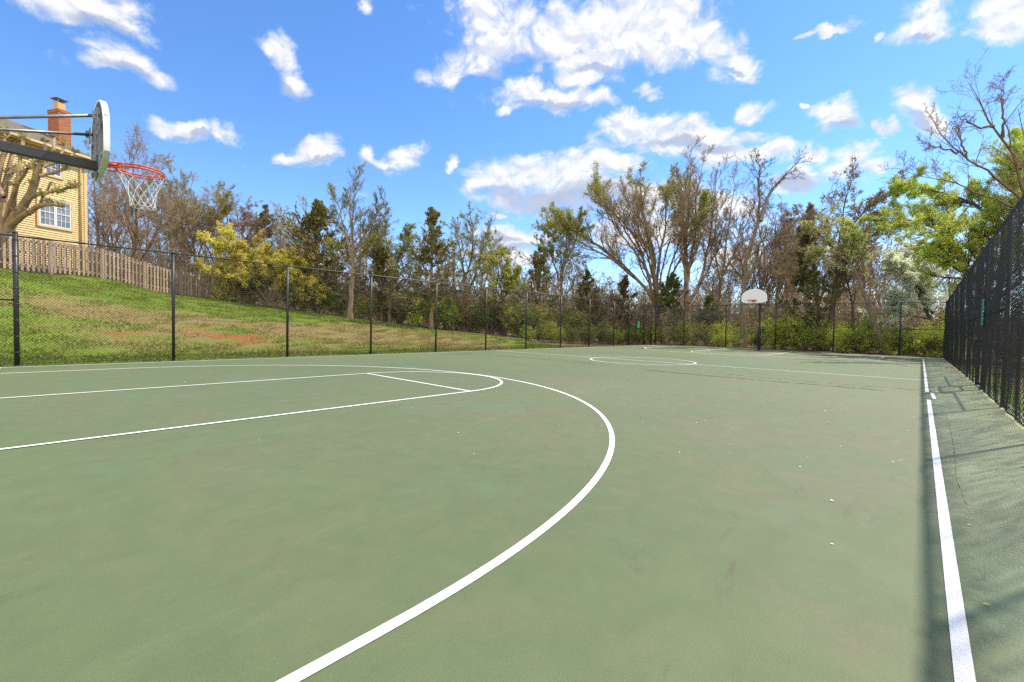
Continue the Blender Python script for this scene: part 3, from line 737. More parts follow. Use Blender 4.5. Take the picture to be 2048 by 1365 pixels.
# yellow flowering bush at the end of the wooden fence
px_tree('yellow_flowering_tree', 'broad yellow-blossoming small tree just past the wooden fence end', 'tree', 538, 31.2,
    [([(512, 612), (505, 580), (490, 540), (470, 500), (450, 470)], .10, .02), ([(515, 612), (518, 570), (522, 530), (520, 490), (510, 462)], .10, .02), ([(520, 612), (530, 580), (550, 545), (575, 520), (600, 505)], .10, .02), ([(524, 612), (545, 590), (580, 575), (605, 568), (628, 566)], .08, .02), ([(508, 612), (480, 575), (440, 540), (405, 515), (385, 500)], .09, .02), ([(510, 600), (470, 570), (430, 560), (395, 548)], .06, .02), ([(518, 580), (545, 520), (562, 480), (560, 462)], .07, .02), ([(512, 600), (500, 550), (488, 505), (484, 470)], .08, .02), ([(516, 600), (528, 560), (536, 520), (530, 480)], .08, .02), ([(522, 600), (560, 580), (590, 556), (612, 540)], .07, .02), ([(510, 604), (462, 560), (428, 525), (412, 500)], .08, .02)], 34, fit=(0.74, 0.64), shift=26, spread=1.6,
    limbs=(11, .5), spec=((8, .48, 44, .03), (6, .45, 46, .02), (5, .42, 48, .0)), leaves=5, lsize=.125, leaf='l_yellow', bark='bark_grey', twig='twig_grey', minr=.006, t0=.3, ltop=.2, wander=.16, up=.0, limbfall=.3)
# evergreens and trees on the lawn's edge
def px_cedar(label, px, d, top, rad, seed, name='cedar_tree', **kw):
    root = plant(name, label, 'tree', px, d); cedar(root, seed, topz(top, px, d)-root.location[2], rad, **kw); return root
px_cedar('broad dark cedar directly beyond the yellow bush', 636, 33, 408, 3.3, 41, leaf='l_cedarb', m=130, dens=8, lsize=.3)
px_cedar('narrow dark evergreen poking up behind the yellow bush', 528, 44, 412, 2.4, 42, m=80, dens=6, lsize=.34)
px_cedar('ragged dark cedar with a bare brown trunk beside the lawn edge', 862, 29.6, 424, 2.4, 43, m=80, base=.2, dens=7, ragged=.6, leaf='l_cedarb')
px_cedar('low bronze cedar between the pale slender tree and the ragged cedar', 762, 33, 500, 2.6, 44, leaf='l_cedarb', m=90, ragged=.5)
px_tree('slender_tree', 'slender grey forked tree standing tallest beyond the lawn', 'tree', 703, 30.2,
    [([(701, 640), (705, 561), (708, 512), (712, 470), (706, 423), (711, 380), (708, 330)], .19, .02), ([(708, 512), (699, 465), (689, 423), (680, 377), (661, 350)], .11, .018), ([(708, 508), (720, 460), (738, 420), (748, 395), (757, 358)], .11, .018), ([(706, 540), (680, 500), (660, 478), (648, 460)], .07, .015), ([(707, 530), (735, 490), (755, 470)], .06, .015)], 35, fit=(0.95, 0.88),
    limbs=(9, .36), spec=((7, .45, 38, .1), (6, .42, 40, .07), (5, .4, 42, .05)), leaves=1, lsize=.065, leaf='l_olive', twig='twig_dark', bark='bark_grey', t0=.3, minr=.008)
px_tree('leafing_tree', 'pale green leafing tree next to the slender forked tree', 'tree', 782, 33,
    [([(780, 650), (784, 570), (790, 510), (785, 460), (772, 415)], .17, .03), ([(786, 540), (805, 490), (818, 450), (822, 420)], .10, .02), ([(785, 530), (760, 480), (748, 450), (742, 420)], .10, .02)], 36, fit=(0.9, 0.82),
    limbs=(9, .42), spec=((7, .45, 40, .1), (6, .42, 42, .06), (5, .4, 44, .04)), leaves=1, lsize=.12, leaf='l_soft', bark='bark_grey', t0=.25)
px_tree('bare_tree', 'bare dark tree with hanging vines next to the ragged cedar', 'tree', 940, 33,
    [([(938, 670), (930, 590), (925, 530), (915, 470), (900, 410)], .16, .02), ([(930, 580), (955, 520), (968, 470), (975, 425)], .12, .02), ([(928, 550), (945, 490), (950, 440), (945, 402)], .09, .02), ([(925, 530), (985, 500), (1010, 470)], .07, .02)], 37, fit=(0.9, 0.87),
    limbs=(7, .4), spec=((6, .42, 42, .08), (6, .42, 44, .03), (5, .4, 48, -.02)), leaves=1, lsize=.09, leaf='l_olive', twig='twig_dark', bark='bark_dark', t0=.25)
px_tree('viny_tree', 'low vine-draped green tree where the lawn narrows', 'tree', 1008, 31,
    [([(1010, 680), (1006, 620), (1000, 560), (990, 500)], .13, .03), ([(1004, 600), (1025, 560), (1035, 540)], .08, .02)], 38,
    limbs=(9, .5), spec=((8, .45, 46, .02), (6, .42, 48, -.04), (5, .4, 50, -.06)), leaves=2, lsize=.11, leaf='l_olive', bark='bark_dark', t0=.2)
px_cedar('brown-tinged cedar left of the spreading tree, crown of drooping clumps', 1078, 34, 500, 1.9, 45, leaf='l_cedarb', m=70, ragged=.6, base=.25)
px_tree('leafing_tree', 'upright olive-leafed tree above the brown-tinged cedar', 'tree', 1122, 36,
    [([(1118, 680), (1122, 600), (1126, 530), (1135, 470), (1140, 410)], .17, .03), ([(1124, 560), (1105, 510), (1096, 470), (1090, 440)], .09, .02), ([(1126, 530), (1150, 480), (1160, 440), (1162, 420)], .09, .02)], 39, fit=(0.9, 0.92),
    limbs=(9, .38), spec=((7, .45, 40, .1), (6, .42, 42, .06), (5, .4, 44, .04)), leaves=1, lsize=.12, leaf='l_olive', twig='twig_dark', bark='bark_brown', t0=.3)
# beyond the far fence
D = dX(1328, 36.6)
px_tree('spreading_tree', 'big many-limbed tree fanning wide over the far fence corner', 'tree', 1329, D,
    [([(1330, 694), (1326, 660), (1321, 625), (1324, 580), (1325, 530), (1326, 480), (1327, 430), (1318, 380), (1310, 335)], .30, .03),
     ([(1320, 622), (1303, 582), (1271, 548), (1229, 512), (1180, 485), (1144, 468), (1112, 448)], .17, .025),
     ([(1306, 590), (1288, 520), (1268, 462), (1236, 428), (1202, 402), (1180, 380)], .16, .025),
     ([(1318, 612), (1310, 560), (1296, 500), (1285, 450), (1270, 400), (1262, 350)], .17, .025),
     ([(1325, 560), (1334, 490), (1352, 425), (1358, 370), (1362, 325)], .16, .025),
     ([(1324, 590), (1350, 540), (1375, 480), (1396, 430), (1400, 390)], .13, .025),
     ([(1296, 572), (1262, 530), (1215, 480), (1170, 440), (1140, 415), (1128, 395)], .13, .02),
     ([(1285, 500), (1250, 440), (1222, 390), (1215, 350)], .09, .02), ([(1290, 525), (1252, 470), (1212, 415), (1188, 372)], .09, .02), ([(1312, 560), (1290, 480), (1262, 405), (1246, 345)], .11, .02), ([(1240, 520), (1190, 470), (1150, 440), (1120, 425)], .09, .02), ([(1322, 600), (1345, 520), (1372, 450), (1384, 380), (1386, 340)], .11, .02)], 51, fit=(1.0, 0.92), spread=1.1,
    limbs=(12, .34), spec=((8, .42, 34, .1), (7, .42, 38, .06), (5, .4, 42, .03)), leaves=3, lsize=.10, leaf='l_olive', twig='twig', bark='bark_brown', t0=.3, mainang=28, minr=.0085, ltop=.72, ljit=.1)
D = dX(1378, 38)
px_tree('tall_tree', 'tall reddish-trunked tree with upright limbs behind the spreading tree', 'tree', 1378, D,
    [([(1378, 694), (1376, 620), (1373, 532), (1376, 460), (1384, 400), (1390, 330), (1394, 272)], .30, .02), ([(1374, 545), (1388, 510), (1397, 451), (1396, 390), (1408, 330), (1418, 285)], .16, .02), ([(1376, 600), (1400, 570), (1412, 520), (1425, 450), (1432, 380), (1438, 320)], .16, .02), ([(1374, 540), (1360, 480), (1355, 420), (1350, 350)], .12, .02), ([(1405, 565), (1430, 510), (1455, 445), (1462, 410)], .10, .02), ([(1384, 400), (1372, 340), (1368, 290)], .07, .02)], 52, fit=(0.95, 0.94),
    limbs=(12, .26), spec=((7, .5, 32, .14), (7, .42, 36, .1), (5, .4, 40, .06)), leaves=1, lsize=.085, ltop=.95, leaf='l_olive', twig='twig', bark='bark_red', t0=.25, mainang=32, minr=.009)
px_tree('slender_tree', 'thin upright budding tree between the reddish trunk and the crooked grey tree', 'tree', 1432, dX(1432, 40),
    [([(1432, 694), (1434, 620), (1438, 540), (1444, 470), (1448, 400), (1452, 350)], .15, .02), ([(1436, 560), (1420, 500), (1412, 440), (1408, 390)], .09, .015), ([(1438, 540), (1460, 490), (1474, 430), (1480, 390)], .09, .015), ([(1434, 620), (1465, 560), (1490, 500), (1500, 450)], .08, .015)], 60, fit=(1.0, .92),
    limbs=(11, .3), spec=((7, .48, 32, .12), (7, .44, 36, .08), (5, .42, 40, .05)), leaves=1, lsize=.08, ltop=.8, leaf='l_olive', twig='twig', bark='bark_brown', t0=.25, mainang=32, minr=.008)
D = dX(1485, 36)
px_tree('bare_tree', 'tall bare crooked grey tree beside the distant hoop', 'tree', 1485, D,
    [([(1486, 700), (1481, 620), (1478, 556), (1470, 518), (1468, 472), (1478, 448), (1485, 409), (1466, 362), (1457, 322)], .24, .03), ([(1468, 472), (1456, 436), (1444, 420), (1436, 400)], .10, .02), ([(1482, 425), (1503, 352), (1520, 336), (1534, 320), (1550, 298)], .12, .02), ([(1464, 360), (1472, 320), (1475, 284)], .07, .015), ([(1478, 545), (1500, 500), (1520, 455), (1548, 430)], .09, .02), ([(1470, 518), (1492, 470), (1500, 430), (1512, 390), (1530, 360)], .10, .02)], 53, fit=(0.95, 0.87),
    limbs=(9, .32), spec=((6, .45, 38, .08), (5, .42, 42, .05), (4, .4, 44, .03)), leaves=0, twig='twig_dark', bark='bark_grey', t0=.3, mainang=38, minr=.008)
D = dX(1648, 37.5)
px_tree('bare_tree', 'clump of bare brown stems laced with vines, beyond the middle of the far fence', 'tree', 1650, D,
    [([(1652, 705), (1656, 620), (1658, 540), (1659, 420), (1655, 350), (1654, 290)], .20, .02), ([(1640, 705), (1634, 600), (1632, 509), (1620, 430), (1605, 380), (1592, 345)], .16, .02), ([(1658, 460), (1680, 400), (1692, 354), (1720, 330), (1752, 302)], .10, .015), ([(1630, 500), (1612, 440), (1614, 390), (1625, 340)], .10, .02), ([(1657, 520), (1690, 470), (1705, 420), (1712, 370)], .09, .02), ([(1660, 640), (1672, 560), (1690, 500), (1695, 440)], .12, .02)], 54, fit=(0.9, 0.78),
    limbs=(10, .3), spec=((7, .45, 42, .06), (7, .42, 46, .02), (5, .4, 48, 0)), leaves=1, lsize=.11, leaf='l_brown', twig='twig', bark='bark_brown', t0=.25, minr=.009)
px_cedar('dark green cedar leaning on the clump of bare brown stems', 1612, dX(1612, 36.2), 462, 1.7, 46, m=70, ragged=.5, base=.15)
D = dX(1768, 35.2)
px_tree('leaning_tree', 'pale leaning trunk with loose whitish-green leaves behind the far fence', 'tree', 1774, D,
    [([(1774, 714), (1764, 680), (1754, 636), (1745, 554), (1727, 500), (1700, 473), (1682, 445), (1664, 420)], .19, .03), ([(1745, 554), (1752, 510), (1756, 465), (1770, 430)], .10, .02), ([(1727, 500), (1712, 450), (1705, 415)], .07, .02), ([(1700, 473), (1670, 470), (1645, 478)], .05, .015)], 55, fit=(0.95, 0.9),
    limbs=(10, .34), spec=((7, .45, 42, .05), (6, .42, 44, .02), (5, .4, 46, .0)), leaves=2, lsize=.095, leaf='l_pale2', bark='bark_grey', twig='twig', t0=.45)
D = dX(1712, 36)
px_tree('bare_tree', 'thin dark bare trunk next to the pale leaning one', 'tree', 1710, D,
    [([(1714, 705), (1712, 640), (1706, 560), (1704, 500), (1700, 470)], .12, .02)], 56, limbs=(9, .3), spec=((5, .4, 42, .05), (5, .4, 44, .02)), leaves=0, twig='twig_dark', bark='bark_dark', t0=.4)
D = 27.5
px_tree('blossom_tree', 'white blossoming tree over the far end of the gated fence', 'tree', 1872, D,
    [([(1880, 705), (1870, 640), (1858, 580), (1848, 530), (1840, 490)], .14, .03), ([(1864, 600), (1830, 560), (1800, 530), (1775, 520)], .09, .02), ([(1858, 580), (1885, 530), (1890, 490), (1880, 460)], .08, .02), ([(1866, 620), (1830, 600), (1795, 598), (1770, 610)], .06, .015)], 57, spread=1.5,
    limbs=(11, .42), spec=((8, .45, 44, .04), (6, .42, 46, .02), (5, .4, 48, 0)), leaves=4, lsize=.11, leaf='l_white', bark='bark_dark', twig='twig_dark', t0=.25)
D = 24.0
px_tree('lime_leafed_tree', 'bright lime green tree spreading over the gated fence', 'tree', 1985, D,
    [([(1990, 700), (1985, 640), (1960, 590), (1922, 556), (1895, 527), (1862, 496), (1835, 476), (1805, 460), (1775, 458)], .24, .025),
     ([(1922, 556), (1915, 510), (1902, 470), (1873, 436), (1845, 424), (1815, 416)], .15, .02),
     ([(1985, 640), (1988, 560), (1982, 480), (1968, 432), (1955, 380), (1945, 330)], .18, .02),
     ([(1984, 540), (2010, 480), (2030, 420), (2040, 360), (2052, 310)], .13, .02),
     ([(1975, 460), (1940, 420), (1910, 392), (1880, 372), (1850, 350)], .10, .02),
     ([(1895, 527), (1870, 530), (1840, 520), (1812, 508)], .07, .015),
     ([(1940, 572), (1930, 520), (1932, 470), (1925, 420)], .09, .02),
     ([(1988, 600), (2030, 550), (2065, 500), (2095, 450)], .12, .02),
     ([(1968, 432), (1990, 380), (2000, 330), (1998, 290)], .08, .02)], 58, fit=(1.0, 0.98), spread=1.5,
    limbs=(12, .36), spec=((8, .45, 42, .05), (7, .42, 46, .02), (5, .4, 48, 0)), leaves=4, lsize=.078, leaf='l_lime', bark='bark_dark', twig='twig_dark', t0=.25, minr=.006)
D = 19.5
px_tree('bare_tree', 'gaunt bare black tree reaching highest above the lime leaves', 'tree', 2075, D,
    [([(2078, 700), (2072, 560), (2060, 420), (2048, 320), (2036, 282), (2013, 245), (1991, 218), (1977, 186), (1963, 136)], .15, .015),
     ([(2022, 258), (2023, 204), (2034, 170), (2041, 150), (2050, 110)], .055, .012),
     ([(2000, 232), (1975, 236), (1954, 232), (1930, 222), (1912, 216)], .06, .012),
     ([(2055, 400), (2000, 350), (1950, 318), (1909, 295), (1880, 272), (1858, 256), (1838, 222)], .065, .01),
     ([(1909, 295), (1880, 292), (1850, 284), (1822, 276)], .045, .01),
     ([(1930, 306), (1905, 262), (1890, 240)], .045, .01),
     ([(2048, 320), (2075, 250), (2095, 190), (2100, 140)], .06, .012),
     ([(2058, 410), (1990, 380), (1930, 340), (1880, 325), (1830, 300)], .045, .008)], 59, fit=(0.97, 0.97), spread=.7,
    limbs=(9, .26), spec=((6, .45, 38, .05), (5, .45, 42, .02), (4, .4, 44, 0)), leaves=0, twig='twig', bark='bark_brown', t0=.4, minr=.005, mainang=38)
# small cedars standing in front of the spreading tree
px_cedar('bushy young cedar wrapped round the spreading tree trunk', 1338, dX(1338, 36.0), 552, 1.9, 47, m=70, ragged=.5, base=.3)
px_cedar('dark young cedar along the fence, clear of the spreading tree', 1176, dX(1176, 33.5), 545, 1.7, 48, m=70, base=.12)
px_cedar('olive young cedar between the dark young cedar and the spreading tree', 1244, dX(1244, 37), 556, 1.8, 49, leaf='l_cedarb', m=70, base=.15)
px_cedar('small shaggy green cedar by the reddish tall tree', 1412, dX(1412, 37.5), 596, 1.5, 50, m=50, base=.15, leaf='l_cedar')

# the wood behind: a few kinds, each grown once, then copied tree by tree
rw = np.random.default_rng(77)
def proto(kind, seed):
    rng = np.random.default_rng(seed)
    if kind == 'bare':
        root = thing('wood_tree', 'x', 'tree', (0, 0, 0))
        T = [([(0, 0, -.2), (rng.normal(0, .2), rng.normal(0, .2), 4), (rng.normal(0, .4), rng.normal(0, .4), 8), (rng.normal(0, .8), rng.normal(0, .8), 14)], .17, .02)]
        for _ in range(3):
            a = rng.uniform(0, 2*PI); z = rng.uniform(2.5, 5.5); T.append(([(0, 0, z), (math.cos(a)*.9, math.sin(a)*.9, z+2.2), (math.cos(a)*1.9, math.sin(a)*1.9, z+5.5), (math.cos(a)*2.4, math.sin(a)*2.4, z+8)], .09, .015))
        return tree(root, seed, T, limbs=(8, .32), spec=((7, .45, 38, .1), (6, .42, 42, .06), (5, .42, 44, .04)), leaves=1 if seed % 2 else 0, lsize=.075, leaf='l_brown' if seed % 4 == 1 else 'l_olive', twig=('twig', 'twig_grey')[seed % 2], bark=('bark_brown', 'bark_grey', 'bark_red')[seed % 3], t0=.2, minr=.011)
    root = thing('thicket_bush', 'x', 'bush', (0, 0, 0))
    if kind == 'thicket': return bush(root, seed, 4.6, 1.0, 'l_brown', leaves=2, lsize=.12, stems=13, tilt=.42, m2=8, m3=7, minr=.009)
    if kind == 'under': return bush(root, seed, 2.3, 1.0, 'l_under', leaves=6, lsize=.10, stems=14, tilt=.75)
    if kind == 'dark': return bush(root, seed, 2.6, 1.0, 'l_dark', leaves=6, lsize=.11, stems=14, tilt=.7)
    if kind == 'limeb': return bush(root, seed, 2.3, 1.0, 'l_limeb', leaves=6, lsize=.095, stems=13, tilt=.75)
PR = {k: [proto(k, s) for s in ss] for k, ss in dict(bare=(101, 102, 103, 105), thicket=(111, 112, 114), under=(121, 122), dark=(131, 132), limeb=(141, 142)).items()}
used = set()
def put(kind, px, d, s, label, group, name, cat):
    k = PR[kind][int(rw.integers(len(PR[kind])))]; loc = foot(px, d, .06)
    if k.name in used: o = copy_tree(k)
    else: o = k; used.add(k.name)
    o.name = name; o.location = loc; o.rotation_euler = (0, 0, rw.uniform(0, 6.28)); q = s*rw.uniform(.92, 1.08); o.scale = (q, q, s)
    o['label'] = label; o['group'] = group; o['category'] = cat
    return o
# skyline of the far wood: pixel column, depth, height of the top in the picture
for px, d, top in ((170, 46, 330), (205, 42, 300), (225, 50, 350), (300, 44, 350), (330, 48, 400), (352, 50, 390), (372, 52, 350), (430, 47, 370), (455, 54, 385), (480, 50, 400), (545, 52, 425), (575, 48, 440), (600, 55, 415), (665, 50, 440), (725, 52, 450), (760, 56, 440), (835, 50, 470), (905, 47, 450), (955, 50, 440), (985, 56, 470), (60, 44, 330), (120, 47, 330)):
    put('bare', px, d, (topz(top, px, d)-th1(*W(px, 670, d)[:2]))/14, 'bare brown tree in the wood beyond the lawn and house', 'bare trees of the wood beyond the lawn', 'wood_tree', 'tree')
for px, d, top in ((1030, 52, 530), (1065, 48, 520), (1098, 56, 480), (1145, 52, 500), (1170, 58, 540), (1200, 50, 555), (1240, 56, 540), (1290, 54, 560), (1345, 60, 550), (1400, 56, 540), (1432, 50, 500), (1455, 54, 510), (1500, 52, 470), (1515, 48, 400), (1570, 48, 410), (1525, 50, 430), (1548, 56, 400), (1575, 52, 440), (1590, 58, 420), (1625, 56, 470), (1690, 56, 480), (1705, 50, 450), (1735, 55, 490), (1760, 50, 450), (1800, 55, 480), (1830, 50, 500), (1905, 48, 480), (1950, 45, 450)):
    put('bare', px, d, (topz(top, px, d)+.1)/14, 'bare brown tree in the wood behind the far fence', 'bare trees of the wood behind the far fence', 'wood_tree', 'tree')
# brown thickets
for i, px in enumerate(np.linspace(185, 1010, 34)):
    d = np.interp(px, [180, 380, 430, 600, 640, 745, 1010], [35, 35, 38, 38, 34, 32.5, 31.5])+rw.uniform(0, 12)
    put('thicket', px+rw.uniform(-12, 12), d, rw.uniform(.6, 1.15), 'brown leafless thicket between the trunks beyond the lawn', 'brown thickets beyond the lawn', 'thicket_bush', 'bush')
for i, px in enumerate(np.linspace(1030, 1990, 44)):
    d = rw.uniform(39, 50)*(1.0 if px < 1700 else .92)
    put('thicket', px+rw.uniform(-12, 12), d, rw.uniform(.85, 1.3), 'brown leafless thicket in the wood behind the far fence', 'brown thickets behind the far fence', 'thicket_bush', 'bush')
# leafy undergrowth
for px in np.linspace(560, 1140, 32):
    d = np.interp(px, [500, 745, 874, 969, 1052, 1140], [31.5, 31, 30, 29.5, 29, 30])+rw.uniform(.3, 4.5)
    put(('dark', 'limeb', 'under')[int(rw.integers(3))], px+rw.uniform(-12, 12), d, rw.uniform(.75, 1.25), 'low green bush under the trees at the lawn edge', 'bushes at the lawn edge', 'undergrowth_bush', 'bush')
for px in np.linspace(600, 1100, 10):
    put('thicket', px+rw.uniform(-12, 12), np.interp(px, [500, 745, 1052, 1140], [33, 33, 31, 32])+rw.uniform(0, 3), rw.uniform(.6, .8), 'brown twiggy bush among the trees at the lawn edge', 'twiggy bushes at the lawn edge', 'twiggy_bush', 'bush')
for px in np.linspace(1150, 1360, 9):
    put(('dark', 'under')[int(rw.integers(2))], px+rw.uniform(-9, 9), dX(px, rw.uniform(35.2, 39)), rw.uniform(.6, 1.0), 'green bush near the corner gate of the far fence', 'bushes near the corner gate', 'undergrowth_bush', 'bush')
for px in np.linspace(1365, 1540, 13):
    put(('under', 'dark', 'limeb')[int(rw.integers(3))], px+rw.uniform(-9, 9), dX(px, rw.uniform(35, 39.5)), rw.uniform(.42, 1.1), 'leafy bush close behind the distant hoop', 'bushes behind the distant hoop', 'undergrowth_bush', 'bush')
for px in np.linspace(1550, 1890, 26):
    put(('limeb', 'under', 'limeb')[int(rw.integers(3))], px+rw.uniform(-9, 9), dX(px, rw.uniform(34.9, 39)), rw.uniform(.42, 1.15), 'bright green bush along the sunny half of the far fence', 'bright bushes along the far fence', 'undergrowth_bush', 'bush')
for x in np.arange(20.5, 33.5, 1.0):
    y = 16.6+rw.uniform(0, 1.6)+max(0, 23-x)*.25; k_ = PR[('dark', 'under')[int(rw.integers(2))]][int(rw.integers(2))]; o = copy_tree(k_); q = rw.uniform(.35, .65); o.name = 'undergrowth_bush'
    o.location = (x, y, th1(x, y)-.05); o.rotation_euler = (0, 0, rw.uniform(0, 6)); o.scale = (q, q, q)
    o['label'] = 'low green bush just outside the long fence near its far corner'; o['group'] = 'low bushes outside the long fence'; o['category'] = 'bush'
# shrubs and saplings outside the gated fence
for x, y, s, k in ((30, -3.0, 1.0, 'under'), (27, -3.4, .9, 'thicket'), (24, -3.8, .9, 'under'), (21.5, -3.2, .8, 'thicket'), (19, -4.2, 1.0, 'thicket'), (16.5, -4.4, .9, 'under'), (14, -5.2, 1.0, 'thicket'), (33, -4.5, 1.1, 'under'), (29, -6, 1.2, 'thicket'), (11.5, -6.0, 1.0, 'dark'), (22, -7, 1.2, 'thicket'), (17, -8, 1.2, 'thicket'), (38, -4, 1.1, 'limeb')):
    k_ = PR[k][int(rw.integers(len(PR[k])))]; o = copy_tree(k_); o.location = (x, y, th1(x, y)-.05); o.rotation_euler = (0, 0, rw.uniform(0, 6)); o.scale = (s, s, s); o.name = 'undergrowth_bush'
    o['label'] = 'scrubby bush seen through the gated chain link fence'; o['group'] = 'bushes outside the gated fence'; o['category'] = 'bush'
# slim trunks outside the gated fence
for i, (x, y, s) in enumerate(((26, -4.5, .8), (18, -6.5, .85), (13.5, -7.5, .8), (31, -6.5, .9))):
    o = copy_tree(PR['bare'][i % 4]); o.location = (x, y, th1(x, y)-.05); o.rotation_euler = (0, 0, i*1.7); o.scale = (s*.8, s*.8, s*.75); o.name = 'wood_tree'
    o['label'] = 'slim bare tree standing outside the gated fence'; o['group'] = 'bare trees outside the gated fence'; o['category'] = 'tree'

# far brown wood that closes the horizon: one mass, nobody could count it
rng = np.random.default_rng(404); n0 = 5200
azf = rng.uniform(.02, 1.72, n0); df = rng.uniform(66, 100, n0); fx, fy = df*np.cos(azf), df*np.sin(azf); fz = th(fx, fy)
hz_ = rng.uniform(4.5, 10.5, n0)*np.clip(1-.35*np.abs(rng.normal(0, .6, n0)), .4, 1); dv = np.c_[rng.normal(0, .2, n0), rng.normal(0, .2, n0), np.ones(n0)]
Pf = np.stack([np.c_[fx, fy, fz-.2]+dv*(hz_*t)[:, None]+rng.normal(0, .25*t, (n0, 3)) for t in (0, .33, .66, 1)], 1)
Rf_ = rng.uniform(.04, .11, n0)[:, None]*np.array([1, .75, .5, .25])[None]
q1 = sprout(Pf, Rf_, 5, rng, .2, 1, 40, 14, .34, .3, 4, .15, .08, .6, .4, .03)
V, Fq_ = tubes([(Pf, Rf_, 3), (q1[0], q1[1], 3)])
tag(link('far_wood', mesh_np('far_wood', V, Fq_, mats=[MT['twig']])), 'brown leafless far wood closing the view behind everything', 'wood', kind='stuff')

# ------------------------------------------------------------------ chain link fences
MESHC = {}
def link_panel(w, H, fine):
    key = (round(w, 2), round(H, 2), fine)
    if key in MESHC: return MESHC[key]
    if fine:                                                # woven zig-zag wires
        s = .0359; nz = int((H-.06)/s); nw = int(w/s); r_ = np.random.default_rng(int(w*100))
        z = .03+np.arange(nz)*s
        P = np.zeros((nw, nz, 3)); x0 = np.arange(nw)*s; ph = np.cumsum(r_.normal(0, .9, nw)); jx = r_.normal(0, .0035, (nw, 1))+.0025*np.sin(np.arange(nz)[None]*.21+ph[:, None])
        alt = (np.arange(nz)[None]+np.arange(nw)[:, None]) % 2
        P[:, :, 0] = x0[:, None]+alt*s+jx; P[:, :, 1] = (alt*2-1)*.0075+.006*np.sin(z[None]*4.1+ph[:, None])+.022*np.sin(x0*2.1)[:, None]*np.sin(z*1.9)[None]+.012*np.sin(x0*6.3+1)[:, None]*np.cos(z*1.1)[None]; P[:, :, 2] = z[None]
        V, Fq_ = tubes([(P, np.full((nw, nz), .0034), 5)])
    else:
        p = .0718; segs = []
        for sgn in (1, -1):
            for c in np.arange(-H, w+H, p):
                # line x = c + sgn*(z) ... clipped to the bay
                z0, z1 = .03, H-.03
                xa, xb = c+sgn*z0, c+sgn*z1
                t0, t1 = 0., 1.
                for (A, Bm) in ((xa, xb),):
                    dx = Bm-A
                    ta, tb = (0-A)/dx, (w-A)/dx
                    t0, t1 = max(t0, min(ta, tb)), min(t1, max(ta, tb))
                if t1-t0 > .003: segs.append([(xa+(xb-xa)*t, sgn*.003, z0+(z1-z0)*t) for t in (t0, t1)])
        P = np.array(segs); V, Fq_ = tubes([(P, np.full(P.shape[:2], .0030), 3)])
    me = mesh_np('chain_link', V, Fq_, mats=[MT['black']]); MESHC[key] = me
    return me
def fence(label, start, ang, posts, zf, terminals=(), braces=(), fine=(), skip=(), H=FH, pr=.042):
    t = thing('chain_link_fence', label, 'fence', (start[0], start[1], 0), ang)
    ca, sa = math.cos(ang), math.sin(ang)
    gz = lambda s: float(zf(start[0]+ca*s, start[1]+sa*s))
    for i, s in enumerate(posts):
        b = MB(); term = i in terminals; r = pr*1.12 if term else pr*.9; z = gz(s); h = H+(.06 if term else .0)
        b.tube([(s, 0, z-.2), (s, 0, z+h*.5), (s, 0, z+h)], r, 12)
        b.tube([(s, 0, z), (s, 0, z+.012)], r*1.5, 12)
        if term:
            b.tube([(s, 0, z+h), (s, 0, z+h+.025), (s, 0, z+h+.045)], [r*1.08, r*.9, r*.2], 12)
            for q in np.arange(.3, H, .38): b.tube([(s, 0, z+q), (s, 0, z+q+.025)], r*1.13, 12)
        else: b.tube([(s, 0, z+h-.03), (s, 0, z+h+.012), (s, 0, z+h+.035)], [r*1.1, r*1.05, r*.5], 12)
        b.build('post', MT['black'], t, smooth=True)
    b = MB(); b.tube([(s, 0, gz(s)+H-.012) for s in np.linspace(posts[0], posts[-1], 2*len(posts))], .0205, 10); b.build('top_rail', MT['black'], t, smooth=True)
    for i, (s0, s1) in enumerate(zip(posts[:-1], posts[1:])):
        if i in skip: continue
        o = link('chain_link', link_panel(s1-s0, H-.03, i in fine), t); o.location = (s0, .034 if True else 0, gz(s0))
        sl = (gz(s1)-gz(s0))/(s1-s0); o.rotation_euler = (0, -math.atan(sl), 0)
        if i in braces:
            b = MB(); z = (gz(s0)+gz(s1))/2+1.55; b.tube([(s0, 0, z), (s1, 0, z)], .021, 10)
            b.tube([(s0, 0, gz(s0)+.15), (s1, 0, z-.05)], .006, 6); b.build('brace_rail', MT['black'], t, smooth=True)
    b = MB(); b.tube([(s, .034, gz(s)+.04) for s in np.linspace(posts[0], posts[-1], 2*len(posts))], .0028, 5); b.build('tension_wire', MT['black'], t)
    return t, gz
ZL = lambda x, y: 0.0
lp = [-12.8, -9.75, -6.7, -3.66, -.61, 2.35, 5.42, 8.48, 11.59, 14.61, 17.6, 20.69, 23.74, 26.83, 29.0, 31.33, 32.64]
x0 = lp[0]
tL, gL = fence('long black chain link fence along the foot of the grass slope', (x0, FENY), 0, [p-x0 for p in lp], lambda x, y: cz(x, 8)*0, terminals=(3, 4, 14, 15, 16), braces=(3, 14), skip=(15,))
fy = [15.57, 13.28, 10.24, 7.10, 3.94, .86, RFY-.07]
tF, gF = fence('black chain link fence across the court end behind the distant hoop', (FARX, FENY), -PI/2, [FENY-y for y in fy], lambda x, y: cz(x, y), terminals=(0, 6), braces=(0, 5))
rp = [-5.0, -1.95, 1.10, 4.15, 7.2, 10.25, 13.30, 14.55, 17.5, 20.5, 23.5, 26.5, 30.0, 33.36]
tR, gR = fence('steep black chain link fence with a gate, close beside the white sideline', (rp[0], RFY), 0, [p-rp[0] for p in rp], lambda x, y: cz(x, y), terminals=(6, 7, 12), braces=(5, 7, 12), pr=.028, fine=(2, 3, 4, 5, 7, 8, 9, 10, 11, 12), skip=(6,))
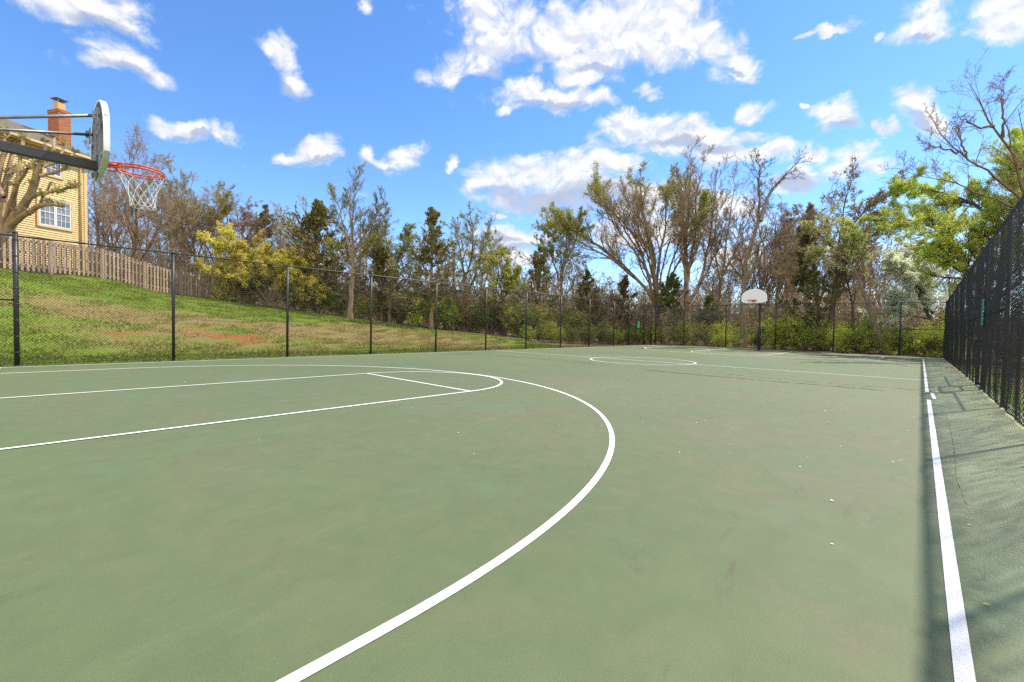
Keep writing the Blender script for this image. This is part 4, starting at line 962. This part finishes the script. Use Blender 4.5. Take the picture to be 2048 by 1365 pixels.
# panel over each gate plus the gate leaf itself
def gate(t, s0, s1, z, Hg, fine, swing=0):
    b = MB(); b.tube([(s0, 0, z+Hg+.06), (s1, 0, z+Hg+.06)], .024, 10); b.build('transom', MT['black'], t, smooth=True)
    me = link_panel(s1-s0, FH-Hg-.1, fine); o = link('chain_link', me, t); o.location = (s0, .034, z+Hg+.06)
    g = MB(); a, c = s0+.10, s1-.10
    for q in (a, c): g.tube([(q, 0, z+.07), (q, 0, z+Hg)], .026, 10)
    for q in (.09, Hg*.48, Hg-.02): g.tube([(a, 0, z+q), (c, 0, z+q)], .021, 10)
    go = g.build('gate', MT['black'], t, smooth=True)
    o = link('chain_link', link_panel(c-a, Hg-.05, fine), go); o.location = (a, .03, z+.06)
    h = MB()
    for q in (.35, Hg-.35): h.tube([(s0+.02, 0, z+q), (a, 0, z+q)], .035, 10)
    h.build('hinge', MT['black'], go)
    l = MB(); zz = z+Hg*.5; l.box((c-.01, -.05, zz-.03), (s1-.01, .06, zz+.03)); l.tube([(c, -.06, zz-.14), (c, -.06, zz+.05)], .012, 8); l.tube([(c+.03, -.05, zz-.12), (c+.06, -.05, zz-.12), (c+.06, -.05, zz-.02)], .01, 8); l.build('latch', MT['galv'], go)
gate(tL, 31.33-x0, 32.64-x0, 0.0, 2.12, False)
gate(tR, 13.30-rp[0], 14.55-rp[0], -.01, 2.15, True)
# the two signs hung on the wires
def sign(label, loc, rz, w, h):
    t = thing('notice_sign', label, 'sign', loc, rz)
    b = MB(); pr = .035; P = []
    for cx, cz_, a0 in ((w/2-pr, h/2-pr, 0), (-w/2+pr, h/2-pr, PI/2), (-w/2+pr, -h/2+pr, PI), (w/2-pr, -h/2+pr, 1.5*PI)):
        for a in np.linspace(a0, a0+PI/2, 5): P.append((cx+pr*math.cos(a), cz_+pr*math.sin(a)))
    b.prism(P, 1, -.003, .003); b.build('sign_plate', MT['teal'], t)
    s = MB()
    for cx in (-w/2+.03, w/2-.03):
        for q in (-h/2+.03, h/2-.03): s.tube([(cx, -.012, q), (cx, .008, q)], .007, 8)
    s.build('wire_tie', MT['galv'], t)
sign('teal notice sign hung beside the corner gate at the far end', (30.42, FENY-.02, 1.55), 0, .30, .50)
sign('teal notice sign hung edge-on beside the gate in the steep fence', (13.0, RFY+.075, 1.60), PI, .32, .54)

# ------------------------------------------------------------------ basketball hoops
def hoop(label, x, y, z, rz):
    """local +X points from the pole into the court; board face at x=0.39-ish handled by caller"""
    t = thing('basketball_hoop', label, 'basketball hoop', (x, y, z), rz)
    BX, PX = 1.475, 0.0                                   # board face and pole along local X
    b = MB(); b.tube([(PX, 0, -.1), (PX, 0, 1.5), (PX, 0, 2.72), (PX+.06, 0, 2.86), (PX+.20, 0, 2.96)], [.063, .063, .06, .058, .055], 16)
    b.tube([(PX, 0, 0), (PX, 0, .03)], .12, 16); b.build('pole', MT['blackp'], t, smooth=True)
    b = MB(); b.bar((PX+.02, 0, 2.985), (BX-.055, 0, 2.985), .09, .105); b.box((BX-.062, -.11, 2.84), (BX-.05, .11, 3.10)); b.build('arm', MT['blackp'], t, bevel=.006)
    for s in (-1, 1):
        b = MB(); b.tube([(PX-.02, s*.05, 3.0), (BX-.06, s*.40, 3.475)], .0175, 10); b.build('strut', MT['steelgrey'], t, smooth=True)
    # fan-shaped board: outline, face sheet, rim flange, ribs behind
    O = [(-.40, 0.0), (.40, 0.0), (.60, .06), (.685, .13), (.685, .36)]
    for a in np.linspace(0, PI, 25)[1:-1]: O.append((.685*math.cos(a), .36+.54*math.sin(a)))
    O += [(-.685, .36), (-.685, .13), (-.60, .06)]
    z0 = 2.885; O = [(p, q*.95+z0) for p, q in O]
    b = MB(); b.prism(O, 0, BX-.008, BX); b.m[0] = 1
    cen = np.array([0, z0+.42]); inn = [tuple(cen+(np.array(o)-cen)*.955) for o in O]; n = len(O)
    vs = [(BX-.009, *o) for o in O]+[(BX-.055, *o) for o in O]+[(BX-.055, *o) for o in inn]+[(BX-.047, *o) for o in inn]
    fs = []
    for i in range(n):
        j = (i+1) % n; fs += [(i, j, n+j, n+i), (n+i, n+j, 2*n+j, 2*n+i), (2*n+i, 2*n+j, 3*n+j, 3*n+i)]
    b.add(vs, fs)
    bo = b.build('backboard', [MT['board'], MT['boardback']], t, attrs=dict(grime=1.0 if abs(rz) < 1 else 0.0))
    r = MB()
    for yy in (-.30, -.13, .13, .30): r.box((BX-.052, yy-.022, z0+.05), (BX-.010, yy+.022, z0+.80-abs(yy)*.35))
    for zz in (z0+.16, z0+.52): r.box((BX-.046, -.64, zz-.02), (BX-.011, .64, zz+.02))
    r.build('rib', MT['boardback'], bo)
    for s in (-1, 1):
        r = MB(); r.bar((BX-.08, s*.40, 3.36), (BX-.08, s*.40, 3.55), .07, .012, (1, 0, 0)); r.box((BX-.12, s*.40-.006, 3.42), (BX-.075, s*.40+.006, 3.51)); r.build('bracket', MT['steelgrey'], bo)
    # rim: double ring, neck plate and braces
    RX, RZ, RR = BX+.36, 3.05, .2375
    b = MB(); ring = lambda rr, zz, rad: b.tube([(RX+rr*math.cos(a), rr*math.sin(a), zz) for a in np.linspace(0, 2*PI, 41)[:-1]], rad, 8, closed=True)
    ring(RR, RZ, .0105); ring(RR+.004, RZ-.032, .0095)
    b.box((BX+.002, -.075, RZ-.10), (BX+.010, .075, RZ+.03)); b.box((BX+.008, -.07, RZ-.018), (RX-RR+.035, .07, RZ-.008))
    for s in (-1, 1):
        b.tube([(BX+.012, s*.055, RZ-.07), (RX-RR*.75, s*.16, RZ-.036), (RX-RR*.1, s*(RR+.004), RZ-.034)], .0085, 8)
        b.tube([(BX+.012, s*.06, RZ), (RX-RR*.55, s*.195, RZ-.004)], .0085, 8)
    for k in range(12):
        a = 2*PI*(k+.5)/12; p = np.array([RX+(RR+.004)*math.cos(a), (RR+.004)*math.sin(a), RZ-.042])
        b.tube([p, p+[0, 0, -.016], p+[-.006*math.cos(a), -.006*math.sin(a), -.022]], .0035, 5)
    b.build('rim', MT['orange'], t, smooth=True)
    # net: twelve loops, six rows of knotted diamonds
    rows = [(RR, -.05), (.205, -.14), (.165, -.24), (.140, -.32), (.128, -.39), (.130, -.455)]
    def K(i, k): return np.array([RX+.02*(i/5)+rows[i][0]*math.cos(2*PI*(k+.5*(i % 2)+.5)/12), rows[i][0]*math.sin(2*PI*(k+.5*(i % 2)+.5)/12), RZ+rows[i][1]+.008*math.sin(k*2.3+i)])
    nb = MB()
    for i in range(5):
        for k in range(12):
            for e in ((0, -1) if i % 2 == 0 else (0, 1)):
                p, q = K(i, k), K(i+1, (k+e) % 12); m_ = (p+q)/2+np.array([0, 0, -.006])
                nb.tube([p, m_, q], .0026, 5, cap=False)
    for i in range(1, 6):
        for k in range(12):
            p = K(i, k); nb.tube([p+[0, 0, .012], p, p+[0, 0, -.012]], [.003, .0062, .003], 6)
    for k in range(12):
        p, q = K(5, k), K(5, (k+1) % 12); nb.tube([p, (p+q)/2+np.array([0, 0, -.02]), q], .0042, 5, cap=False)
    nb.build('net', MT['net'], t, smooth=True)
    return t
hoop('near basketball hoop on a black arm reaching in beside the house', .43-1.475, YK-.052, 0, .035)
xf_ = 2*XM-XH-.15
hoop('distant white fan-shaped basketball hoop on a black pole by the far fence', xf_+.36+1.475, YK-.03, float(cz(xf_+1.8, YK)), PI)

# ------------------------------------------------------------------ wooden fence on the slope
A, B = W(-190, 505, 16.2), W(420, 597, 29.8)
dirv = (B-A)[:2]; Lf = float(np.hypot(*dirv)); angf = math.atan2(dirv[1], dirv[0]); dirv = dirv/Lf
za = th1(A[0], A[1])
wf = thing('wooden_fence', 'weathered board-on-board wooden fence along the top of the slope', 'fence', (A[0], A[1], za), angf)
gzf = lambda s: th1(A[0]+dirv[0]*s, A[1]+dirv[1]*s)-za
nb_ = int(round(Lf/2.4)); rb = np.random.default_rng(9)
for i in range(nb_):
    s0, s1 = Lf*i/nb_, Lf*(i+1)/nb_
    b = MB()
    for side, off in ((-1, 0), (1, .11)):
        for s in np.arange(s0+.08+off, s1-.04, .205):
            h = 1.55+rb.normal(0, .012); z = gzf(s+.07); ti = rb.normal(0, .005)
            b.box((s, side*.052-.009+ti, z+.04), (s+.098, side*.052+.009+ti, z+h))
    b.build('picket_panel', MT['fence'], wf)
    b = MB()
    for q in (.25, .82, 1.38): b.bar((s0, 0, gzf(s0)+q), (s1, 0, gzf(s1)+q), .045, .085)
    b.build('rail', MT['fence'], wf)
for i in range(nb_+1):
    s = Lf*i/nb_; z = gzf(s); b = MB(); b.box((s-.05, -.055, z-.3), (s+.05, .06, z+1.6)); b.build('post', MT['fence'], wf)

# ------------------------------------------------------------------ yellow house
Cn = W(173, 480, 23.5); thH = math.atan2(-.466, -.885)
hx = np.array([math.cos(thH), math.sin(thH), 0]); hy = np.array([-math.sin(thH), math.cos(thH), 0])   # along the wall, outward
gzH = 3.55
hs = thing('house', 'two-storey house with yellow siding and a brick chimney', 'house', (Cn[0], Cn[1], gzH), thH)
def wall_pt(px, py):
    r = ray(px, py); t = ((Cn-CAM)@hy)/(r@hy); p = CAM+t*r-np.array([Cn[0], Cn[1], gzH]); return float(p@hx), float(p[2])
zE = wall_pt(173, 316)[1]                                 # eave height over the foot of the wall
WL, WD, pitch = 11.0, 8.6, math.tan(math.radians(24))
b = MB()
nbd = int(zE/.112)+1
for i in range(nbd):
    z0, z1 = i*zE/nbd, (i+1)*zE/nbd
    b.add([(-.0, .03, z0), (WL, .03, z0), (WL, .002, z1), (-.0, .002, z1), (0, .0, z0), (WL, .0, z0)], [(0, 1, 2, 3), (4, 5, 1, 0)])
b.box((0.004, -WD, -.6), (WL, -.002, zE-.004))
b.prism([(-WD, zE), (-.0, zE), (-WD/2, zE+pitch*WD/2)], 0, 0.004, WL)
b.build('wall', MT['siding'], hs)
b = MB(); ov = .32
for s in (0, 1):
    y0, y1 = (ov, -WD/2) if s == 0 else (-WD-ov, -WD/2)
    ze = zE-ov*pitch; zr = zE+pitch*WD/2
    b.add([(-.28, y0, ze+.03), (WL+.3, y0, ze+.03), (WL+.3, y1, zr+.03), (-.28, y1, zr+.03), (-.28, y0, ze+.12), (WL+.3, y0, ze+.12), (WL+.3, y1, zr+.12), (-.28, y1, zr+.12)],
          [(0, 1, 2, 3), (4, 5, 6, 7), (0, 1, 5, 4), (0, 3, 7, 4), (1, 2, 6, 5)])
ro = b.build('roof', MT['shingle'], hs)
b = MB(); b.box((-.30, ov-.01, zE-ov*pitch-.08), (WL+.3, ov+.02, zE-ov*pitch+.10)); b.box((-.28, .02, zE-ov*pitch-.075), (WL+.28, ov-.012, zE-ov*pitch-.05)); b.build('fascia', MT['trimy'], hs)
b = MB(); b.box((-.30, ov+.022, zE-ov*pitch-.02), (WL+.3, ov+.13, zE-ov*pitch+.09)); b.build('gutter', MT['trimy'], hs, bevel=.02)
b = MB(); b.box((-.025, -.03, -.4), (.11, .048, zE-.1)); b.build('corner_trim', MT['trimy'], hs)
b = MB(); b.tube([(.28, .09, zE-.16), (.28, .075, zE-.5), (.28, .075, -.3)], .04, 8); b.build('downspout', MT['trimy'], hs, smooth=True)
def window(x0, x1, z0, z1, sash=2):
    fr = MB(); y = .02
    for q in ((x0-.09, z0-.09, x0, z1+.09), (x1, z0-.09, x1+.09, z1+.09), (x0, z1, x1, z1+.10), (x0, z0-.10, x1, z0)): fr.box((q[0], .0, q[1]), (q[2], .075, q[3]))
    fo = fr.build('window', MT['trimy'], hs)
    n = sash; w = (x1-x0)/n
    f2 = MB()
    for i in range(n):
        a, c = x0+i*w+.005, x0+(i+1)*w-.005; zm = (z0+z1)/2
        for q in ((a, z0, a+.05, z1), (c-.05, z0, c, z1), (a+.05, z0, c-.05, z0+.05), (a+.05, z1-.05, c-.05, z1), (a+.05, zm-.02, c-.05, zm+.02)): f2.box((q[0], .02, q[1]), (q[2], .062, q[3]))
        for j in (1, 2):
            xx = a+.05+(c-a-.1)*j/3; f2.box((xx-.01, .036, z0+.05), (xx+.01, .053, zm-.02)); f2.box((xx-.01, .036, zm+.02), (xx+.01, .053, z1-.05))
        for zz in ((z0+.05+zm-.02)/2, (zm+.02+z1-.05)/2): f2.box((a+.05, .035, zz-.01), (c-.05, .054, zz+.01))
    f2.build('sash', MT['white'], fo)
    p = MB()
    for i in range(n):
        a, c = x0+i*w+.055, x0+(i+1)*w-.055; p.box((a, .022, z0+.05), (c, .034, z1-.05))
    p.build('pane', MT['glass'], fo)
xa, za_ = wall_pt(141, 460); xb, zb_ = wall_pt(77, 449); zt = wall_pt(141, 408)[1]
window(xa, xb, (za_+zb_)/2, zt)
xc = wall_pt(122, 357)[0]; zu = wall_pt(110, 353)[1]
window(xc, xc+(xb-xa)*.52, zu, zu+(zt-za_)*.92, 1)
xd, zd = wall_pt(10, 412)
window(xd, xd+(xb-xa), (za_+zb_)/2, zt)
window(xd+.3, xd+.3+(xb-xa)*.52, zu, zu+(zt-za_)*.92, 1)
# chimney on the gable end
def end_pt(px, py, xx):                                   # where a sight line meets the plane x = xx of the house
    r = ray(px, py); o = np.array([Cn[0], Cn[1], gzH])+hx*xx; t = ((o-CAM)@hx)/(r@hx); p = CAM+t*r-np.array([Cn[0], Cn[1], gzH]); return float(p@hy), float(p[2])
yc0 = -2.6; zc = 12.62-gzH
b = MB(); b.box((-.58, yc0-.45, -.5), (-.034, yc0+.45, zc)); b.box((-.60, yc0-.47, zc+.002), (-.014, yc0+.47, zc+.17))
ch = b.build('chimney', MT['brick'], hs)
b = MB(); b.prism([(-.48, yc0-.2), (-.14, yc0-.2), (-.14, yc0+.2), (-.48, yc0+.2)], 2, zc+.18, zc+.60); b.build('flue', MT['pot'], ch)
b = MB()
for xx in (-.46, -.16):
    for yy in (yc0-.17, yc0+.17): b.box((xx-.012, yy-.012, zc+.60), (xx+.012, yy+.012, zc+.80))
b.add([(-.60, yc0-.30, zc+.80), (-.02, yc0-.30, zc+.80), (-.02, yc0+.30, zc+.80), (-.60, yc0+.30, zc+.80), (-.31, yc0, zc+.88), (-.31, yc0, zc+.81)], [(0, 1, 4), (1, 2, 4), (2, 3, 4), (3, 0, 4), (1, 0, 5), (2, 1, 5), (3, 2, 5), (0, 3, 5)])
b.build('chimney_cap', MT['galv'], ch)

# ------------------------------------------------------------------ sky, clouds, sun
SUN_EL, SUN_AZ = math.radians(55), math.atan2(-.427, .905)
wd = bpy.data.worlds.new('World'); sc.world = wd; wd.use_nodes = True
nt = wd.node_tree; nt.nodes.clear(); k = N(nt)
sky = k.n('ShaderNodeTexSky', sky_type='NISHITA', sun_disc=False, sun_elevation=SUN_EL, sun_rotation=PI/2-SUN_AZ, air_density=1.0, dust_density=.1, ozone_density=2.5, altitude=120)
skyc = k.n('ShaderNodeHueSaturation', {'Color': sky.outputs[0], 'Saturation': SKY_SAT, 'Value': SKY_VAL}).outputs[0]
skyc = k.mix(1.0, skyc, SKY_TINT, 'MULTIPLY')
dirn = k.n('ShaderNodeTexCoord').outputs['Generated']
s3 = k.n('ShaderNodeSeparateXYZ', {0: dirn})
azn = k.math('ARCTAN2', s3.outputs[1], s3.outputs[0]); eln = k.math('ARCSINE', s3.outputs[2])
ae = k.n('ShaderNodeCombineXYZ', {0: azn, 1: eln}).outputs[0]
warp = k.n('ShaderNodeTexNoise', {'Vector': ae, 'Scale': 9.0, 'Detail': 5, 'Roughness': .6}).outputs['Color']
wv = k.n('ShaderNodeVectorMath', {0: warp, 1: (.5, .5, .5)}, operation='SUBTRACT').outputs[0]
wv = k.n('ShaderNodeVectorMath', {0: wv, 'Scale': .085}, operation='SCALE').outputs[0]
aew = k.n('ShaderNodeVectorMath', {0: ae, 1: wv}, operation='ADD').outputs[0]
def aeof(px, py):
    r = ray(px, py); return math.atan2(r[1], r[0]), math.atan2(r[2], math.hypot(r[0], r[1]))
def blobsum(lst, src):
    acc = None
    for q_, (px, py, rx, ry, rot) in enumerate(lst):
        if q_ and q_ % 14 == 0:                          # evaluate in batches: a shader has little room for intermediate values
            src = k.n('ShaderNodeVectorMath', {0: src, 1: k.n('ShaderNodeCombineXYZ', {2: k.math('MULTIPLY', acc, 1e-6)}).outputs[0]}, operation='ADD').outputs[0]
        a, e = aeof(px, py); a1, e1 = aeof(px+20, py); a2, e2 = aeof(px, py-20)
        sx = math.hypot(a1-a, e1-e)/20*rx; syy = math.hypot(a2-a, e2-e)/20*ry
        m_ = k.n('ShaderNodeMapping', {'Vector': src, 'Location': (a, e, 0), 'Rotation': (0, 0, math.atan2(e1-e, a1-a)-rot), 'Scale': (sx, syy, 1)}, vector_type='TEXTURE').outputs[0]
        l = k.n('ShaderNodeVectorMath', {0: m_}, operation='LENGTH').outputs['Value']
        v = k.math('SUBTRACT', 1.0, l)
        acc = v if acc is None else k.math('MAXIMUM', acc, v)
    return acc
CL = [(170, 5, 150, 42, -.1), (215, 30, 90, 34, -.4), (255, 118, 78, 34, -.5), (225, 112, 45, 26, 0), (318, 155, 40, 22, -.3), (560, 120, 46, 34, -.6), (585, 160, 44, 30, -.3), (535, 100, 24, 20, 0),
      (720, 10, 18, 18, 0), (330, 258, 40, 18, -.1), (385, 270, 52, 18, 0), (440, 268, 40, 20, 0), (630, 302, 52, 24, 0), (590, 308, 40, 12, 0), (735, 308, 26, 16, -.4), (805, 312, 38, 24, .3), (775, 322, 26, 12, 0), (895, 328, 22, 9, .4),
      (970, 30, 72, 60, 0), (985, 95, 90, 50, .2), (895, 140, 52, 28, .3), (1120, 70, 120, 70, 0), (1240, 50, 150, 76, 0), (1390, 80, 110, 52, -.4), (1360, 25, 90, 44, 0), (1470, 115, 44, 34, -.6), (1180, 120, 90, 46, 0), (1150, 150, 56, 30, 0), (1480, 142, 40, 14, 0), (1315, 110, 60, 26, 0),
      (1050, 180, 62, 26, 0), (1110, 200, 110, 26, 0), (1190, 200, 44, 20, 0), (1008, 225, 16, 10, 0), (1298, 180, 30, 20, -.2), (1512, 214, 34, 20, .2), (1665, 222, 50, 34, 0), (1690, 240, 44, 20, -.2), (1640, 210, 24, 20, 0), (1775, 253, 22, 13, 0),
      (1835, 205, 62, 26, -.3), (1870, 230, 56, 28, -.4), (1860, 20, 54, 24, 0), (1838, 62, 66, 28, .3), (1870, 75, 40, 26, 0), (2000, 20, 74, 34, 0), (1985, 62, 60, 26, 0), (2040, 10, 60, 50, 0), (1665, 55, 50, 12, .4), (1615, 75, 24, 8, .2), (1602, 208, 12, 6, 0), (1755, 70, 12, 12, 0),
      (1240, 250, 44, 34, .3), (1300, 262, 76, 34, 0), (1410, 262, 92, 30, 0), (1500, 268, 50, 16, 0), (1340, 285, 140, 30, 0), (1530, 300, 64, 20, 0), (1440, 300, 100, 30, 0), (1620, 300, 40, 20, 0), (1700, 300, 48, 30, 0), (1690, 335, 70, 30, 0), (1745, 325, 44, 18, 0), (1600, 345, 44, 26, 0), (1570, 360, 40, 18, 0), (1730, 280, 30, 14, 0),
      (1000, 355, 74, 30, .2), (1060, 350, 110, 34, 0), (1140, 335, 110, 34, .2), (1220, 325, 76, 26, 0), (1080, 395, 130, 40, 0), (1180, 380, 130, 44, 0), (1300, 400, 150, 50, 0), (1320, 460, 170, 44, 0), (1450, 420, 90, 40, 0), (1240, 470, 90, 26, 0),
      (1010, 470, 70, 18, 0), (1060, 478, 60, 22, 0), (985, 432, 24, 8, 0), (1040, 510, 70, 22, 0), (960, 500, 40, 14, 0), (1480, 520, 150, 30, 0), (1650, 500, 130, 26, 0)]
SH = [(255, 142, 66, 14, -.4), (570, 176, 44, 12, -.4), (1110, 214, 95, 10, 0), (1680, 248, 48, 11, 0), (1845, 240, 56, 11, -.3), (1390, 292, 130, 12, 0), (390, 280, 66, 8, 0), (635, 318, 48, 8, 0), (1460, 138, 40, 9, 0), (1200, 140, 90, 10, 0), (1850, 84, 44, 9, 0), (1090, 402, 130, 34, 0), (1000, 385, 60, 20, 0), (1180, 395, 110, 34, 0), (1150, 425, 90, 22, 0), (1590, 358, 60, 22, 0), (1050, 492, 70, 10, 0), (1020, 130, 90, 26, .2), (200, 45, 80, 20, -.3), (1000, 478, 60, 8, 0)]
cb = blobsum(CL, aew); cb = k.math('MAXIMUM', cb, -.55)
nvec = k.n('ShaderNodeMapping', {'Vector': ae, 'Scale': (1, 1.5, 1)}).outputs[0]
n1 = k.noise(nvec, 15, 10, .63, .45); n2 = k.noise(nvec, 5.5, 4, .5)
dens = k.math('ADD', cb, k.math('MULTIPLY', k.math('SUBTRACT', n1, .5), 2.3)); dens = k.math('ADD', dens, k.math('MULTIPLY', k.math('SUBTRACT', n2, .5), .5))
alpha = k.mapr(dens, -.25, .68, 0, 1, True)
# added fill behind the viewer: an unseen, made-up bank of bright cloud
bk = k.n('ShaderNodeVectorMath', {0: dirn, 1: (-cy_*.86, -sy_*.86, .5)}, operation='DOT_PRODUCT').outputs['Value']
fill_bank = k.math('MULTIPLY', k.mapr(bk, .25, .75, 0, 1, True), k.mapr(n2, .3, .6, .45, 1))
# relief: compare the cloud with itself a little higher up
nup = k.noise(k.n('ShaderNodeVectorMath', {0: nvec, 1: (-.006, .022, 0)}, operation='ADD').outputs[0], 15, 10, .63, .45)
rel = k.math('SUBTRACT', n1, nup)
shd = k.mapr(blobsum(SH, aew), -.15, .55, 0, 1, True)
lit = k.mapr(rel, -.11, .06, .0, 1)
white = k.mix(lit, (.74, .79, .90), (1.02, 1.01, 1.0))
white = k.mix(k.math('MULTIPLY', shd, .8), white, (.42, .50, .68))
white = k.mix(1.0, white, (CLOUD_K,)*3, 'MULTIPLY')
bgcol = k.mix(k.math('MULTIPLY', alpha, .96), skyc, white)
bgcol = k.mix(fill_bank, bgcol, (FILL_BANK_K, FILL_BANK_K*.94, FILL_BANK_K*.83))
k.n('ShaderNodeOutputWorld', {'Surface': k.n('ShaderNodeBackground', {'Color': bgcol, 'Strength': WORLD_S}).outputs[0]})
sd = bpy.data.lights.new('sun', 'SUN'); sd.energy = SUN_E; sd.angle = math.radians(.9); sd.color = (1, .90, .75)
so = bpy.data.objects.new('sun', sd); C.objects.link(so)
sv = Vector((math.cos(SUN_EL)*math.cos(SUN_AZ), math.cos(SUN_EL)*math.sin(SUN_AZ), math.sin(SUN_EL)))
so.rotation_euler = sv.to_track_quat('Z', 'Y').to_euler(); so.location = sv*60

vs = sc.view_settings; vs.view_transform = 'Standard'; vs.look = 'None'; vs.exposure = EXPO; vs.gamma = 1; vs.use_curve_mapping = False
sc.render.engine = 'CYCLES'; cy = sc.cycles
cy.max_bounces = 6; cy.diffuse_bounces = 3; cy.glossy_bounces = 3; cy.transmission_bounces = 3; cy.transparent_max_bounces = 6
cy.use_denoising = DENOISE; cy.denoiser = 'OPENIMAGEDENOISE'; cy.sample_clamp_indirect = 6
cy.use_adaptive_sampling = False
